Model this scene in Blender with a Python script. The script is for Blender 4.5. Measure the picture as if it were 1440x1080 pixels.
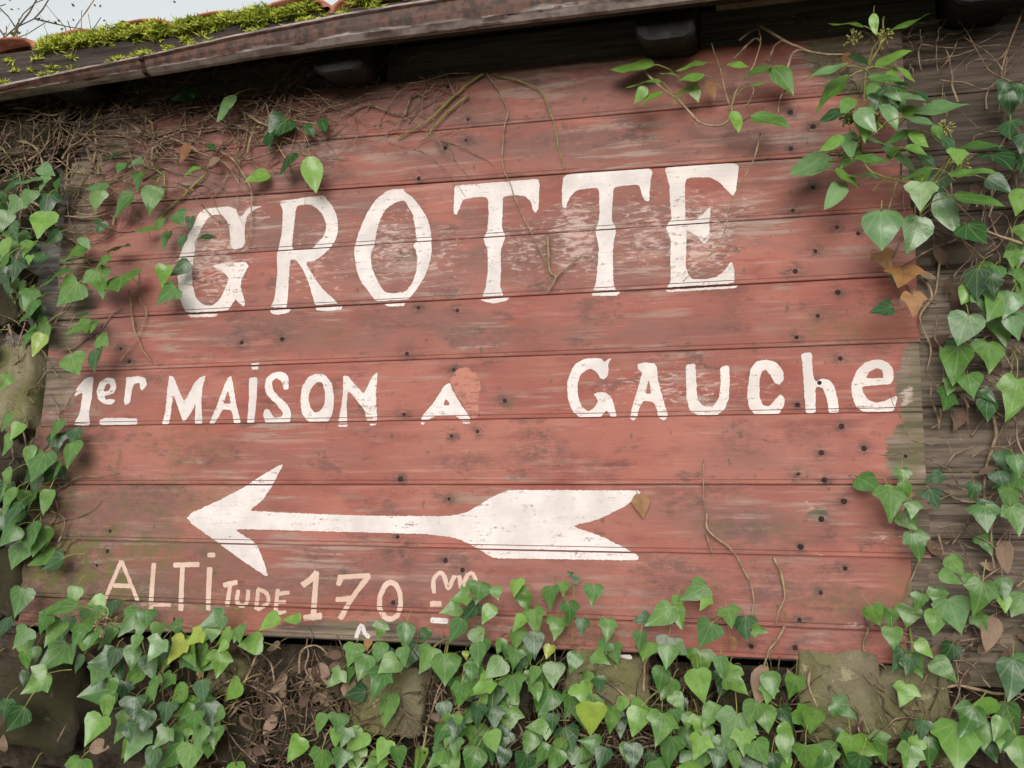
import bpy, bmesh, math, random
import numpy as np
from mathutils import Vector, Matrix, noise as mnoise

for o in list(bpy.data.objects): bpy.data.objects.remove(o)
S = bpy.context.scene
COL = S.collection
rng = random.Random(7)

# ------------------------------------------------------------------ camera
FPX, PITCH, YAW, ROLL, CZ, CD = 1400.0, 0.202684, -0.264879, 0.029504, -0.212439, 1.994125
_c, _s = math.cos(YAW), math.sin(YAW)
FW = Vector((_s*math.cos(PITCH), _c*math.cos(PITCH), math.sin(PITCH)))
RT0 = Vector((_c, -_s, 0)); UP0 = RT0.cross(FW)
RT = RT0*math.cos(ROLL) + UP0*math.sin(ROLL)
UP = -RT0*math.sin(ROLL) + UP0*math.cos(ROLL)
CAM = Vector((0, -CD, CZ))
cam = bpy.data.cameras.new('camera'); camo = bpy.data.objects.new('camera', cam); COL.objects.link(camo)
cam.sensor_width = 36; cam.lens = FPX/1440*36; cam.clip_start = 0.05; cam.clip_end = 2000
M = Matrix((RT, UP, -FW)).transposed().to_4x4(); M.translation = CAM
camo.matrix_world = M
S.camera = camo

# ------------------------------------------------------------------ sky, sun, exposure
SUN_EL, SUN_AZ = math.radians(15), math.radians(8)     # azimuth measured from the camera side (-y) towards +x
W = bpy.data.worlds.new('World'); S.world = W; W.use_nodes = True
nt = W.node_tree; nt.nodes.clear()
sky = nt.nodes.new('ShaderNodeTexSky'); sky.sky_type = 'NISHITA'; sky.sun_disc = False
sky.sun_elevation = SUN_EL; sky.sun_rotation = math.pi - SUN_AZ
sky.dust_density = 0.5; sky.air_density = 2.0; sky.ozone_density = 1.0
hs = nt.nodes.new('ShaderNodeHueSaturation'); hs.inputs['Saturation'].default_value = 0.22
bg = nt.nodes.new('ShaderNodeBackground'); bg.inputs[1].default_value = 0.15
wo = nt.nodes.new('ShaderNodeOutputWorld')
nt.links.new(sky.outputs[0], hs.inputs['Color']); nt.links.new(hs.outputs[0], bg.inputs[0]); nt.links.new(bg.outputs[0], wo.inputs[0])
sl = bpy.data.lights.new('sun', 'SUN'); sl.energy = 1.3; sl.angle = math.radians(34); sl.color = (1.0, 0.95, 0.9)
so = bpy.data.objects.new('sun', sl); COL.objects.link(so)
sd = Vector((math.sin(SUN_AZ)*math.cos(SUN_EL), -math.cos(SUN_AZ)*math.cos(SUN_EL), math.sin(SUN_EL)))
so.rotation_euler = sd.to_track_quat('Z', 'Y').to_euler(); so.location = sd*20
S.view_settings.view_transform = 'Standard'; S.view_settings.look = 'None'
S.view_settings.gamma = 1; S.view_settings.use_curve_mapping = False
S.view_settings.exposure = 0.72

# ------------------------------------------------------------------ survey: wall positions read off the photograph's perspective
def at(px, py, Y=0.0):
    d = FW + RT*((px-720)/FPX) - UP*((py-540)/FPX)
    return CAM + d*((Y+CD)/d.y)
def to_px(xs, zs, Y=0.0):
    dx, dy, dz = xs-CAM.x, Y-CAM.y, zs-CAM.z
    w = dx*FW.x+dy*FW.y+dz*FW.z
    return (720+FPX*(dx*RT.x+dy*RT.y+dz*RT.z)/w, 540-FPX*(dx*UP.x+dy*UP.y+dz*UP.z)/w)
MPP = 2.05/FPX      # metres per photograph pixel at the wall
GROUND = -1.66

# ------------------------------------------------------------------ object helpers
def tag(o, label, cat=None, group=None, kind=None):
    if label: o['label'] = label
    if cat: o['category'] = cat
    if group: o['group'] = group
    if kind: o['kind'] = kind
    return o
def thing(name, label, cat, loc, group=None):
    o = bpy.data.objects.new(name, None); COL.objects.link(o); o.location = loc; o.empty_display_size = 0.1
    return tag(o, label, cat, group)
def wloc(o):
    v = Vector((0, 0, 0))
    while o: v = v + Vector(o.location); o = o.parent
    return v
def link(name, me, parent=None):
    o = bpy.data.objects.new(name, me); COL.objects.link(o); o.parent = parent
    return o
def mesh(name, vs, fs, mat, parent=None, smooth=False, kind=None):
    b = wloc(parent) if parent else Vector((0, 0, 0))
    me = bpy.data.meshes.new(name)
    me.from_pydata([(v[0]-b.x, v[1]-b.y, v[2]-b.z) for v in vs], [], fs)
    me.materials.append(mat)
    if smooth: me.polygons.foreach_set('use_smooth', [True]*len(me.polygons))
    me.update()
    o = link(name, me, parent)
    if kind: o['kind'] = kind
    return o
def box_vf(x0, x1, y0, y1, z0, z1):
    v = [(x, y, z) for x in (x0, x1) for y in (y0, y1) for z in (z0, z1)]
    return v, [(0, 1, 3, 2), (4, 6, 7, 5), (0, 4, 5, 1), (2, 3, 7, 6), (0, 2, 6, 4), (1, 5, 7, 3)]
def tube_vf(pts, r0, r1=None, n=5, vs=None, fs=None):
    vs = [] if vs is None else vs; fs = [] if fs is None else fs
    r1 = r0 if r1 is None else r1
    b = len(vs); L = len(pts); pts = [Vector(p) for p in pts]
    ref = Vector((0.31, 0.9, 0.2))
    for i, p in enumerate(pts):
        t = (pts[min(i+1, L-1)]-pts[max(i-1, 0)])
        t = t.normalized() if t.length > 1e-9 else Vector((0, 0, 1))
        a = t.cross(ref)
        if a.length < 1e-4: a = t.cross(Vector((1, 0, 0)))
        a.normalize(); c = t.cross(a)
        r = (r0+(r1-r0)*i/max(1, L-1))*(1+.45*mnoise.noise(p*55))
        for k in range(n):
            q = p+(a*math.cos(2*math.pi*k/n)+c*math.sin(2*math.pi*k/n))*r
            vs.append((q.x, q.y, q.z))
    for i in range(L-1):
        for k in range(n):
            fs.append((b+i*n+k, b+i*n+(k+1) % n, b+(i+1)*n+(k+1) % n, b+(i+1)*n+k))
    fs.append(tuple(b+k for k in range(n))); fs.append(tuple(b+(L-1)*n+k for k in reversed(range(n))))
    return vs, fs
def spline(pts, sub=4):
    P = [Vector(p) for p in pts]
    if len(P) < 3: return P
    out = []
    for i in range(len(P)-1):
        a, b, c, d = P[max(i-1, 0)], P[i], P[i+1], P[min(i+2, len(P)-1)]
        for k in range(sub):
            t = k/sub
            out.append(0.5*((2*b)+(c-a)*t+(2*a-5*b+4*c-d)*t*t+(3*b-a-3*c+d)*t**3))
    out.append(P[-1])
    return out

# ------------------------------------------------------------------ material helpers
class NT:
    def __init__(s, name):
        s.m = bpy.data.materials.new(name); s.m.use_nodes = True
        s.t = s.m.node_tree; s.t.nodes.clear()
        s.out = s.t.nodes.new('ShaderNodeOutputMaterial'); s.b = s.t.nodes.new('ShaderNodeBsdfPrincipled')
        s.t.links.new(s.b.outputs[0], s.out.inputs[0])
    def n(s, ty): return s.t.nodes.new(ty)
    def put(s, v, sock):
        if isinstance(v, bpy.types.NodeSocket): s.t.links.new(v, sock)
        elif isinstance(v, (tuple, list)):
            sock.default_value = (*v, 1) if len(v) == 3 and sock.type == 'RGBA' else v
        else: sock.default_value = v
    def pos(s, scale=(1, 1, 1), rand=0.0, obj=False):
        p = s.n('ShaderNodeTexCoord').outputs['Object'] if obj else s.n('ShaderNodeNewGeometry').outputs['Position']
        if rand:
            r = s.n('ShaderNodeObjectInfo').outputs['Random']
            a = s.n('ShaderNodeVectorMath'); a.operation = 'ADD'
            c = s.n('ShaderNodeCombineXYZ'); m_ = s.math('MULTIPLY', r, rand)
            for i in range(3): s.t.links.new(m_, c.inputs[i])
            s.t.links.new(p, a.inputs[0]); s.t.links.new(c.outputs[0], a.inputs[1]); p = a.outputs[0]
        v = s.n('ShaderNodeVectorMath'); v.operation = 'MULTIPLY'; s.t.links.new(p, v.inputs[0]); v.inputs[1].default_value = scale
        return v.outputs[0]
    def noise(s, vec, scale, detail=4, rough=0.55, dist=0.0):
        n = s.n('ShaderNodeTexNoise'); s.put(vec, n.inputs['Vector']); n.inputs['Scale'].default_value = scale
        n.inputs['Detail'].default_value = detail; n.inputs['Roughness'].default_value = rough; n.inputs['Distortion'].default_value = dist
        return n.outputs[0]
    def math(s, op, a, b=0.0, c=0.0):
        n = s.n('ShaderNodeMath'); n.operation = op
        for i, v in enumerate((a, b, c)): s.put(v, n.inputs[i])
        return n.outputs[0]
    def step(s, v, lo, hi):
        n = s.n('ShaderNodeMapRange'); n.interpolation_type = 'SMOOTHSTEP'
        s.put(v, n.inputs[0]); n.inputs[1].default_value = lo; n.inputs[2].default_value = hi
        return n.outputs[0]
    def mix(s, f, a, b, mode='MIX'):
        n = s.n('ShaderNodeMix'); n.data_type = 'RGBA'; n.blend_type = mode
        s.put(f, n.inputs[0]); s.put(a, n.inputs[6]); s.put(b, n.inputs[7])
        return n.outputs[2]
    def attr(s, name):
        n = s.n('ShaderNodeAttribute'); n.attribute_name = name; return n.outputs['Fac']
    def rand(s): return s.n('ShaderNodeObjectInfo').outputs['Random']
    def bump(s, h, strength, dist):
        n = s.n('ShaderNodeBump'); n.inputs['Strength'].default_value = strength; n.inputs['Distance'].default_value = dist
        s.put(h, n.inputs['Height']); s.t.links.new(n.outputs[0], s.b.inputs['Normal'])
    def done(s, col, rough=0.7, spec=0.3):
        s.put(col, s.b.inputs['Base Color']); s.put(rough, s.b.inputs['Roughness']); s.b.inputs['Specular IOR Level'].default_value = spec
        return s.m

def mat_red():
    t = NT('worn red paint on boards')
    p = t.pos((1, 1, 1), 30); pg = t.pos((1, 1, 1))
    big = t.noise(p, 3.2, 3); med = t.noise(t.pos((1, 1, 3), 30), 7, 4, 0.6)
    col = t.mix(t.step(big, .3, .7), (.285, .090, .069), (.39, .147, .113))
    col = t.mix(t.math('MULTIPLY', t.step(med, .46, .72), .7), col, (.20, .055, .045))
    du = t.math('MINIMUM', t.math('ADD', t.math('MULTIPLY', t.attr('dull'), 1.25), t.math('MULTIPLY', t.rand(), .45)), .95)
    col = t.mix(t.math('MULTIPLY', du, t.step(t.noise(t.pos((1, 1, 3), 3), 5, 5, .68), .28, .60)), col, (.205, .105, .090))
    blot = t.step(t.noise(t.pos((1, 1, 1.4), 13), 22, 8, .78), .57, .64)
    col = t.mix(t.math('MULTIPLY', blot, .35), col, (.17, .085, .075))
    # paint rubbed thin along the grain: greyish wood shows through
    gr = t.noise(t.pos((5, 1, 75), 30), 1.0, 6, .62, .3)
    gr2 = t.noise(t.pos((14, 1, 160), 30), 1.0, 3, .6)
    patch = t.step(t.noise(p, 4.5, 3), .40, .66)
    wear = t.math('MULTIPLY', t.step(gr, .50, .62), patch)
    wear = t.math('ADD', wear, t.math('MULTIPLY', t.step(gr2, .6, .72), t.math('MULTIPLY', patch, .6)))
    wood = t.mix(t.step(gr, .35, .65), (.17, .115, .095), (.34, .255, .215))
    col = t.mix(t.math('MULTIPLY', wear, .8), col, wood)
    pale = t.math('MULTIPLY', t.step(t.noise(t.pos((3, 1, 40), 11), 1.3, 5, .6), .55, .75), .55)
    col = t.mix(pale, col, (.47, .25, .20))
    # dark grey weather stains, blotchy
    st = t.math('MULTIPLY', t.step(t.noise(t.pos((1, 1, 2.2), 17), 9, 8, .78), .545, .635), .50)
    st = t.math('ADD', st, t.math('MULTIPLY', t.attr('stain'), t.math('MULTIPLY', t.step(t.noise(t.pos((1, 1, 2)), 34, 7, .78), .38, .58), 1.15)))
    col = t.mix(t.math('MINIMUM', st, .85), col, (.085, .058, .052))
    # places without paint
    bn = t.noise(t.pos((14, 1, 45)), 1.5, 7, .7)
    bare = t.step(t.math('ADD', t.attr('bare'), t.math('MULTIPLY', t.math('SUBTRACT', bn, .5), 1.0)), .44, .53)
    wcol = t.mix(t.step(t.noise(t.pos((4, 1, 70), 9), 1.2, 6, .6), .35, .68), (.095, .070, .056), (.28, .205, .165))
    wcol = t.mix(t.math('MULTIPLY', t.step(t.noise(pg, 14, 3), .42, .62), .5), wcol, (.10, .105, .045))
    col = t.mix(bare, col, wcol)
    # rubbed-out white paint
    sn = t.noise(t.pos((24, 1, 80)), 1.5, 7, .75, .7)
    sm = t.math('MULTIPLY', t.step(t.math('ADD', sn, t.math('MULTIPLY', t.attr('smear'), .28)), .70, .84), t.step(t.attr('smear'), .02, .3))
    col = t.mix(t.math('MULTIPLY', sm, .62), col, (.60, .47, .43))
    # green algae
    mo = t.math('MULTIPLY', t.attr('moss'), t.step(t.noise(pg, 17, 6, .7), .40, .68))
    col = t.mix(mo, col, (.115, .115, .035))
    fl = t.step(t.noise(t.pos((1, 1, .6)), 60, 3), .66, .72)
    col = t.mix(t.math('MULTIPLY', fl, .6), col, (.07, .075, .04))
    h = t.math('ADD', t.noise(t.pos((8, 1, 130), 30), 1.5, 5, .6), t.math('MULTIPLY', gr, .8))
    t.bump(h, .55, .0022)
    return t.done(col, .72, .25)
def mat_wood(name, a, b, green=.3, rough=.85):
    t = NT(name)
    g = t.noise(t.pos((4, 4, 75), 20), 1.2, 7, .65, .4)
    col = t.mix(t.step(g, .32, .68), a, b)
    k = t.step(t.noise(t.pos((1, 1, 1), 5), 6, 4), .5, .7)
    col = t.mix(t.math('MULTIPLY', k, green), col, (.075, .085, .035))
    col = t.mix(t.math('MULTIPLY', t.rand(), .35), col, tuple(x*.55 for x in a))
    cr = t.step(t.noise(t.pos((2.2, 2, 110), 20), 1.0, 4, .6), .62, .70)
    col = t.mix(t.math('MULTIPLY', cr, .8), col, tuple(x*.22 for x in a))
    t.bump(t.math('SUBTRACT', g, t.math('MULTIPLY', cr, .5)), .8, .004)
    return t.done(col, rough, .2)
def mat_letter(name, col_a, col_b, keep, edge=.12):
    t = NT(name)
    n1 = t.noise(t.pos((12, 1, 60)), 1.6, 6, .68); n2 = t.noise(t.pos(), 11, 4, .6); n3 = t.noise(t.pos((1, 1, 1)), 150, 3, .6)
    col = t.mix(t.step(n2, .35, .65), col_a, col_b)
    dirt = t.math('MULTIPLY', t.step(t.noise(t.pos(), 19, 5, .7), .60, .74), .7)
    col = t.mix(t.math('MULTIPLY', dirt, t.step(n3, .3, .6)), col, (.13, .115, .12))
    col = t.mix(t.math('MULTIPLY', t.step(t.noise(t.pos((1, 1, 60)), 3.5, 5, .6), .62, .74), .45), col, (.28, .23, .22))
    v = t.math('ADD', t.math('MULTIPLY', n1, .55), t.math('ADD', t.math('MULTIPLY', n3, .25), t.math('MULTIPLY', n2, .2)))
    al = t.step(v, keep-edge, keep)
    al = t.math('SUBTRACT', 1.0, t.math('MULTIPLY', t.math('SUBTRACT', 1.0, al), .85))
    t.put(al, t.b.inputs['Alpha'])
    t.bump(t.noise(t.pos((8, 1, 130)), 1.5, 5, .6), .4, .002)
    return t.done(col, .65, .3)
def mat_leaf(name, a, b, rough=.33, dead=False):
    t = NT(name)
    u = t.n('ShaderNodeUVMap').outputs[0]; sp = t.n('ShaderNodeSeparateXYZ'); t.t.links.new(u, sp.inputs[0])
    x, y = sp.outputs[0], sp.outputs[1]
    r = t.rand()
    col = t.mix(r, a, b)
    col = t.mix(t.math('MULTIPLY', t.step(t.noise(t.pos((1, 1, 1), 9, True), 4.0, 4), .4, .7), .45), col, tuple(v*.6 for v in a))
    ax = t.math('ABSOLUTE', x)
    ang = t.math('ARCTAN2', ax, t.math('ADD', y, .03))
    rad = t.math('SQRT', t.math('ADD', t.math('MULTIPLY', x, x), t.math('MULTIPLY', y, y)))
    vein = None
    for a0, w in ((0, .017), (.50, .012), (1.02, .011)):
        d = t.math('MULTIPLY', t.math('ABSOLUTE', t.math('SUBTRACT', ang, a0)), rad)
        v = t.math('SUBTRACT', 1.0, t.step(d, w*.4, w*1.5))
        vein = v if vein is None else t.math('MAXIMUM', vein, v)
    # side veins rising off the midrib
    sv = t.math('ABSOLUTE', t.math('SUBTRACT', t.math('FRACT', t.math('MULTIPLY', t.math('SUBTRACT', y, t.math('MULTIPLY', ax, .75)), 6.0)), .5))
    vein = t.math('MAXIMUM', vein, t.math('MULTIPLY', t.math('SUBTRACT', 1.0, t.step(sv, .02, .10)), .2))
    col = t.mix(t.math('MULTIPLY', vein, .22 if dead else .30), col, (.10, .05, .03) if dead else (.28, .36, .17))
    sp2 = t.step(t.noise(t.pos((1, 1, 1), 3, True), 13, 3), .68, .74)
    col = t.mix(t.math('MULTIPLY', sp2, .35), col, (.09, .08, .03))
    t.bump(t.math('SUBTRACT', t.noise(t.pos((1, 1, 1), 5, True), 7, 3), t.math('MULTIPLY', vein, .25)), .05, .03)
    m = t.done(col, rough, .5)
    tr = t.n('ShaderNodeBsdfTranslucent'); t.put(t.mix(.5, col, (.16, .26, .03) if not dead else a), tr.inputs[0])
    mx = t.n('ShaderNodeMixShader'); mx.inputs[0].default_value = .16
    t.t.links.new(t.b.outputs[0], mx.inputs[1]); t.t.links.new(tr.outputs[0], mx.inputs[2]); t.t.links.new(mx.outputs[0], t.out.inputs[0])
    return m
def mat_bark(name, a, b, green=0.0):
    t = NT(name)
    col = t.mix(t.step(t.noise(t.pos(), 60, 4), .35, .65), a, b)
    col = t.mix(t.math('MULTIPLY', t.step(t.noise(t.pos(), 9, 3), .45, .6), green), col, (.17, .19, .05))
    t.bump(t.noise(t.pos(), 220, 3), .5, .002)
    return t.done(col, .8, .2)
def mat_stone(name, a, b, moss):
    t = NT(name)
    n = t.noise(t.pos(), 9, 6, .65); r = t.rand()
    col = t.mix(t.step(n, .3, .7), a, b)
    col = t.mix(t.math('MULTIPLY', r, .6), col, tuple(v*1.05 for v in b))
    col = t.mix(t.step(t.noise(t.pos(), 40, 5, .7), .55, .75), col, (.07, .06, .05))
    g = t.step(t.noise(t.pos((1, 1, 1), 2), 8, 5, .65), .40, .60)
    col = t.mix(t.math('MULTIPLY', g, moss), col, tuple(v*w for v, w in zip(b, (.55, .64, .25))))
    li = t.step(t.noise(t.pos((1, 1, 1), 8), 26, 4, .6), .62, .68)
    col = t.mix(t.math('MULTIPLY', li, .8), col, tuple(v*1.4 for v in b))
    col = t.mix(t.math('MULTIPLY', t.step(t.noise(t.pos(), 120, 4, .7), .54, .66), .25), col, tuple(v*.5 for v in a))
    t.bump(t.noise(t.pos(), 34, 10, .8), 1.0, .03)
    return t.done(col, .92, .15)
def mat_plain(name, a, b, scale=20, rough=.9, bump=.6, bd=.01, spec=.2):
    t = NT(name)
    n = t.noise(t.pos(), scale, 6, .65)
    t.bump(n, bump, bd)
    return t.done(t.mix(t.step(n, .35, .65), a, b), rough, spec)
def mat_gutter():
    t = NT('rusty white painted metal')
    n = t.noise(t.pos((3, 20, 20)), 1.6, 7, .7); n2 = t.noise(t.pos(), 14, 5, .65)
    col = t.mix(t.step(n2, .35, .65), (.15, .115, .105), (.38, .325, .31))
    ru = t.step(t.math('ADD', t.math('ADD', t.math('MULTIPLY', n, .65), t.math('MULTIPLY', n2, .35)), t.math('MULTIPLY', t.attr('rust_rimlight'), .22)), .53, .62)
    col = t.mix(ru, col, t.mix(t.step(t.noise(t.pos(), 50, 4), .4, .6), (.035, .018, .014), (.10, .045, .03)))
    dk = t.step(t.noise(t.pos((2, 9, 9)), 5, 5), .56, .66)
    col = t.mix(t.math('MULTIPLY', dk, .75), col, (.05, .035, .03))
    t.bump(n2, .5, .004)
    return t.done(col, .6, .4)

M_RED = mat_red()
M_GREY = mat_wood('weathered grey wood', (.085, .062, .050), (.245, .195, .155), .35)
M_BROWN_SHADE = mat_wood('brown wood with painted shade', (.045, .034, .027), (.125, .095, .075), .25)  # upper right boards: brown wood with the shade there put into its colour
M_DARK = mat_wood('grey eave and roof wood', (.105, .097, .093), (.27, .25, .24), .15)  # grey wood for the eave boards, backing board and roof slabs
M_FASC = mat_wood('damp brown fascia', (.030, .024, .021), (.085, .066, .058), .35)
M_WHITE = mat_letter('white sign paint', (.70, .64, .62), (.56, .51, .495), .465)
M_WORN = mat_letter('worn white sign paint', (.70, .63, .60), (.56, .505, .485), .475)
M_FAINT = mat_letter('faded cream paint', (.62, .46, .385), (.54, .37, .30), .42, .2)
M_GHOST = mat_letter('pinkish overpaint', (.44, .19, .145), (.41, .17, .125), .53, .16)
M_NAIL = mat_plain('rusty nail', (.022, .013, .011), (.05, .026, .02), 90, .7)
M_STONE = mat_stone('mossy pale stone', (.26, .22, .15), (.52, .46, .29), .5); M_STONED = mat_stone('dark rubble stone', (.045, .038, .028), (.12, .10, .07), .55)
M_MORTAR = mat_plain('dark earth and mortar', (.030, .023, .017), (.085, .065, .047), 25, .95, 1, .03)
M_GUT = mat_gutter()
M_TILE = mat_plain('red clay tile', (.22, .07, .04), (.42, .17, .11), 18, .85, .5, .006)
M_MOSS = mat_plain('yellow green moss', (.20, .26, .025), (.52, .56, .09), 30, .9, .3, .01)
M_EARTH = mat_plain('earth ground', (.05, .045, .025), (.10, .09, .05), 3, .95, .8, .05)
M_SOOT = mat_plain('black rafter', (.013, .012, .012), (.034, .031, .030), 22, .8, .5, .004)
M_VINE = mat_bark('ivy stem bark', (.20, .135, .085), (.36, .265, .17), .25)
M_VINEG = mat_bark('green ivy stem', (.20, .21, .06), (.30, .27, .10), .4)
M_TWIG = mat_bark('dry ivy twigs', (.105, .07, .05), (.30, .215, .155), .12)
M_TWIGD = mat_bark('dark rotting twigs', (.045, .028, .019), (.15, .10, .065), .1)
M_TRUNK = mat_bark('tree bark', (.06, .05, .045), (.13, .11, .09), .3)
LEAF = {
 'd': mat_leaf('ivy leaf deep green', (.018, .062, .020), (.036, .105, .030)),
 'm': mat_leaf('ivy leaf green', (.048, .138, .028), (.125, .248, .044)),
 'l': mat_leaf('ivy leaf fresh green', (.115, .25, .036), (.185, .34, .060)),
 'y': mat_leaf('ivy leaf yellow green', (.24, .34, .045), (.36, .38, .06)),
 'p': mat_leaf('ivy leaf greyish glossy', (.11, .22, .085), (.18, .30, .13), .24),
 'b': mat_leaf('dead ivy leaf', (.22, .105, .045), (.34, .17, .065), .6, True),
 'g': mat_leaf('old pinkish dead leaf', (.23, .155, .105), (.30, .20, .14), .7, True),
 'k': mat_leaf('dark dry litter leaf', (.075, .04, .025), (.15, .09, .06), .75, True)}

# ------------------------------------------------------------------ ground and far setting
gs = 400
g = mesh('ground', [(-gs, -gs, GROUND), (gs, -gs, GROUND), (gs, gs, GROUND), (-gs, gs, GROUND)], [(0, 1, 2, 3)], M_EARTH)
g['kind'] = 'structure'

# ------------------------------------------------------------------ board joints (line fits, z = a + b*x)
JPX = {0: [(677, 103), (960, 70), (1137, 57)], 1: [(613, 183), (960, 153), (1120, 142)], 2: [(480, 267), (640, 255), (920, 235), (1060, 228)],
 3: [(480, 348), (947, 317), (1270, 297)], 4: [(133, 450), (480, 430), (960, 403), (1290, 390)], 5: [(60, 525), (480, 511), (960, 493), (1295, 483)],
 6: [(100, 599), (480, 596), (960, 588), (1300, 578)], 7: [(80, 682), (480, 683), (960, 683), (1300, 682)], 8: [(50, 758), (480, 771), (960, 781), (1280, 784)],
 9: [(50, 838), (480, 862), (960, 879), (1270, 887)], 10: [(480, 899), (900, 925), (1270, 933)]}
JOINT = {}
for k, pts in JPX.items():
    P = [at(*p) for p in pts]
    b, a = np.polyfit([p.x for p in P], [p.z for p in P], 1)
    if k in (0, 1): b *= .5; a = float(np.mean([p.z-b*p.x for p in P]))
    JOINT[k] = (float(a), float(b))
def jz(k, x): return JOINT[k][0]+JOINT[k][1]*x
XL, XR = -1.718, 0.268
PLANK_Y = [rng.uniform(-.0012, .0012) for _ in range(10)]

# ------------------------------------------------------------------ wear maps of the sign (ellipses on the board: x, y, rx, ry, strength)
BARE = [(1292, 545, 30, 62, 1.3), (1284, 640, 38, 54, 1.15), (1150, 722, 26, 20, .62), (1292, 740, 22, 60, .9), (1300, 870, 40, 90, .75),
 (1230, 70, 84, 62, 1.6), (1320, 180, 60, 120, 1.1), (1310, 330, 30, 60, .7), (60, 150, 130, 110, 1.3), (70, 300, 80, 120, .85), (80, 440, 66, 70, .85), (75, 545, 45, 60, .75),
 (600, 108, 170, 14, .62), (830, 84, 160, 10, .55), (480, 893, 130, 22, .95), (540, 885, 60, 20, .8), (600, 903, 90, 14, .8), (1100, 465, 14, 8, .5), (900, 410, 60, 5, .5), (40, 700, 30, 90, .6)]
STAIN = [(1200, 480, 70, 12, .35), (1000, 690, 70, 16, .45), (1140, 830, 60, 22, .45), (960, 830, 90, 26, .4), (1010, 870, 60, 16, .4), (1120, 610, 40, 26, .3), (1230, 330, 40, 20, .35), (1100, 260, 50, 12, .35), (930, 860, 60, 14, .4), (1170, 760, 50, 10, .35), (880, 110, 180, 26, .35), (600, 150, 120, 24, .4), (1060, 190, 80, 14, .45), (440, 250, 80, 10, .5), (680, 470, 120, 10, .4), (560, 455, 60, 8, .5), (1000, 405, 50, 8, .4), (1010, 520, 30, 14, .3), (200, 700, 90, 30, .4), (40, 850, 70, 50, .9), (760, 610, 30, 10, .4), (830, 660, 40, 20, .35), (350, 830, 120, 20, .4), (500, 830, 60, 24, .4), (510, 205, 60, 12, .5), (760, 400, 40, 14, .5), (540, 430, 40, 14, .45), (380, 465, 40, 12, .5), (760, 640, 50, 26, .55), (660, 650, 60, 14, .5), (1030, 435, 14, 26, .35),
 (1040, 615, 40, 30, .4), (955, 700, 50, 20, .5), (1050, 745, 60, 28, .5), (1080, 828, 44, 24, .6), (560, 780, 30, 24, .55), (570, 790, 16, 30, .5), (330, 160, 80, 50, .5), (160, 230, 120, 60, .6),
 (280, 640, 40, 24, .4), (120, 620, 50, 36, .5), (60, 800, 90, 90, 1.0), (120, 850, 150, 40, .9), (45, 660, 40, 100, .8), (780, 200, 60, 12, .45), (880, 185, 60, 14, .4), (300, 425, 60, 14, .3), (520, 380, 10, 14, .8),
 (950, 355, 16, 24, .7), (505, 575, 14, 10, .8), (640, 880, 80, 22, .5), (800, 895, 140, 24, .55), (1180, 905, 120, 18, .4), (1180, 850, 44, 26, .4), (1000, 500, 60, 16, .3), (1160, 440, 50, 16, .35)]
MOSS = [(110, 800, 150, 75, 1.3), (60, 700, 60, 90, 1.0), (230, 720, 110, 50, .6), (60, 740, 50, 60, .8), (260, 630, 60, 28, .5), (710, 568, 10, 9, 1.6), (655, 712, 26, 10, .8), (1180, 850, 60, 24, .6), (1190, 465, 80, 22, .55),
 (1110, 745, 26, 16, .6), (300, 860, 160, 24, .6), (770, 885, 120, 20, .5), (1290, 640, 22, 60, .7), (1270, 830, 60, 30, .6), (1000, 740, 60, 20, .3), (460, 470, 60, 16, .35), (640, 700, 20, 20, .3)]
DULL = [(700, 105, 500, 20, .9), (350, 150, 260, 60, 1.0), (760, 195, 520, 36, .85), (900, 120, 260, 36, .35), (560, 330, 420, 70, .6), (950, 340, 160, 70, .7), (600, 462, 520, 34, .85), (110, 480, 90, 130, .8), (300, 230, 200, 60, .7), (560, 820, 420, 40, .45), (150, 780, 170, 90, 1.0), (60, 640, 70, 120, .9), (1040, 740, 110, 40, .6), (1180, 860, 120, 40, .5), (1060, 640, 110, 36, .4), (420, 640, 200, 26, .35)]
SMEAR = [(300, 370, 50, 70, 1.2), (440, 370, 60, 70, .9), (550, 345, 55, 66, 1.1), (620, 360, 40, 60, .9), (735, 350, 50, 56, 1), (810, 330, 42, 70, 1.3), (905, 330, 50, 70, 1.1), (985, 330, 55, 70, 1.3), (1045, 300, 36, 56, .8),
 (955, 545, 110, 36, 1), (1060, 545, 90, 34, .7), (500, 545, 40, 26, .7), (440, 550, 26, 26, .6), (1180, 350, 60, 10, .6), (1250, 755, 26, 10, 1), (1200, 880, 60, 6, .9), (1160, 780, 100, 5, .7), (350, 300, 40, 30, .9)]
SMEAR = [(x, y, rx*1.35, ry*1.1, v*.82) for x, y, rx, ry, v in SMEAR]+[(1275, 555, 12, 16, 1.5), (1140, 714, 34, 16, .8), (640, 350, 420, 40, .35)]
NAILS_Z = {(480, 0): [(450, 368), (535, 505), (527, 592), (440, 625), (327, 752), (240, 368)],
 (960, 0): [(550, 535), (455, 475), (457, 628), (550, 790), (465, 887), (650, 960), (740, 985), (560, 1060)],
 (0, 360): [(510, 390), (430, 300), (545, 445), (1190, 350), (1020, 365)],
 (480, 360): [(490, 230), (277, 412), (325, 218), (475, 480), (575, 740), (465, 760), (265, 668), (250, 940), (455, 1025), (690, 610)],
 (960, 360): [(655, 152), (475, 65), (570, 252), (480, 343), (665, 432), (577, 535), (485, 628), (670, 720), (585, 830), (765, 812), (487, 920), (940, 845), (597, 945), (680, 1035)],
 (0, 720): [(465, 80), (455, 165), (410, 225)], (480, 720): [(238, 105), (440, 205), (512, 245), (220, 382)],
 (960, 720): [(497, 147), (685, 238), (583, 340), (493, 455), (290, 567), (475, 572), (585, 30)]}
NAILS = [(ox+x/3, oy+y/3) for (ox, oy), L in NAILS_Z.items() for x, y in L]
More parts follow.
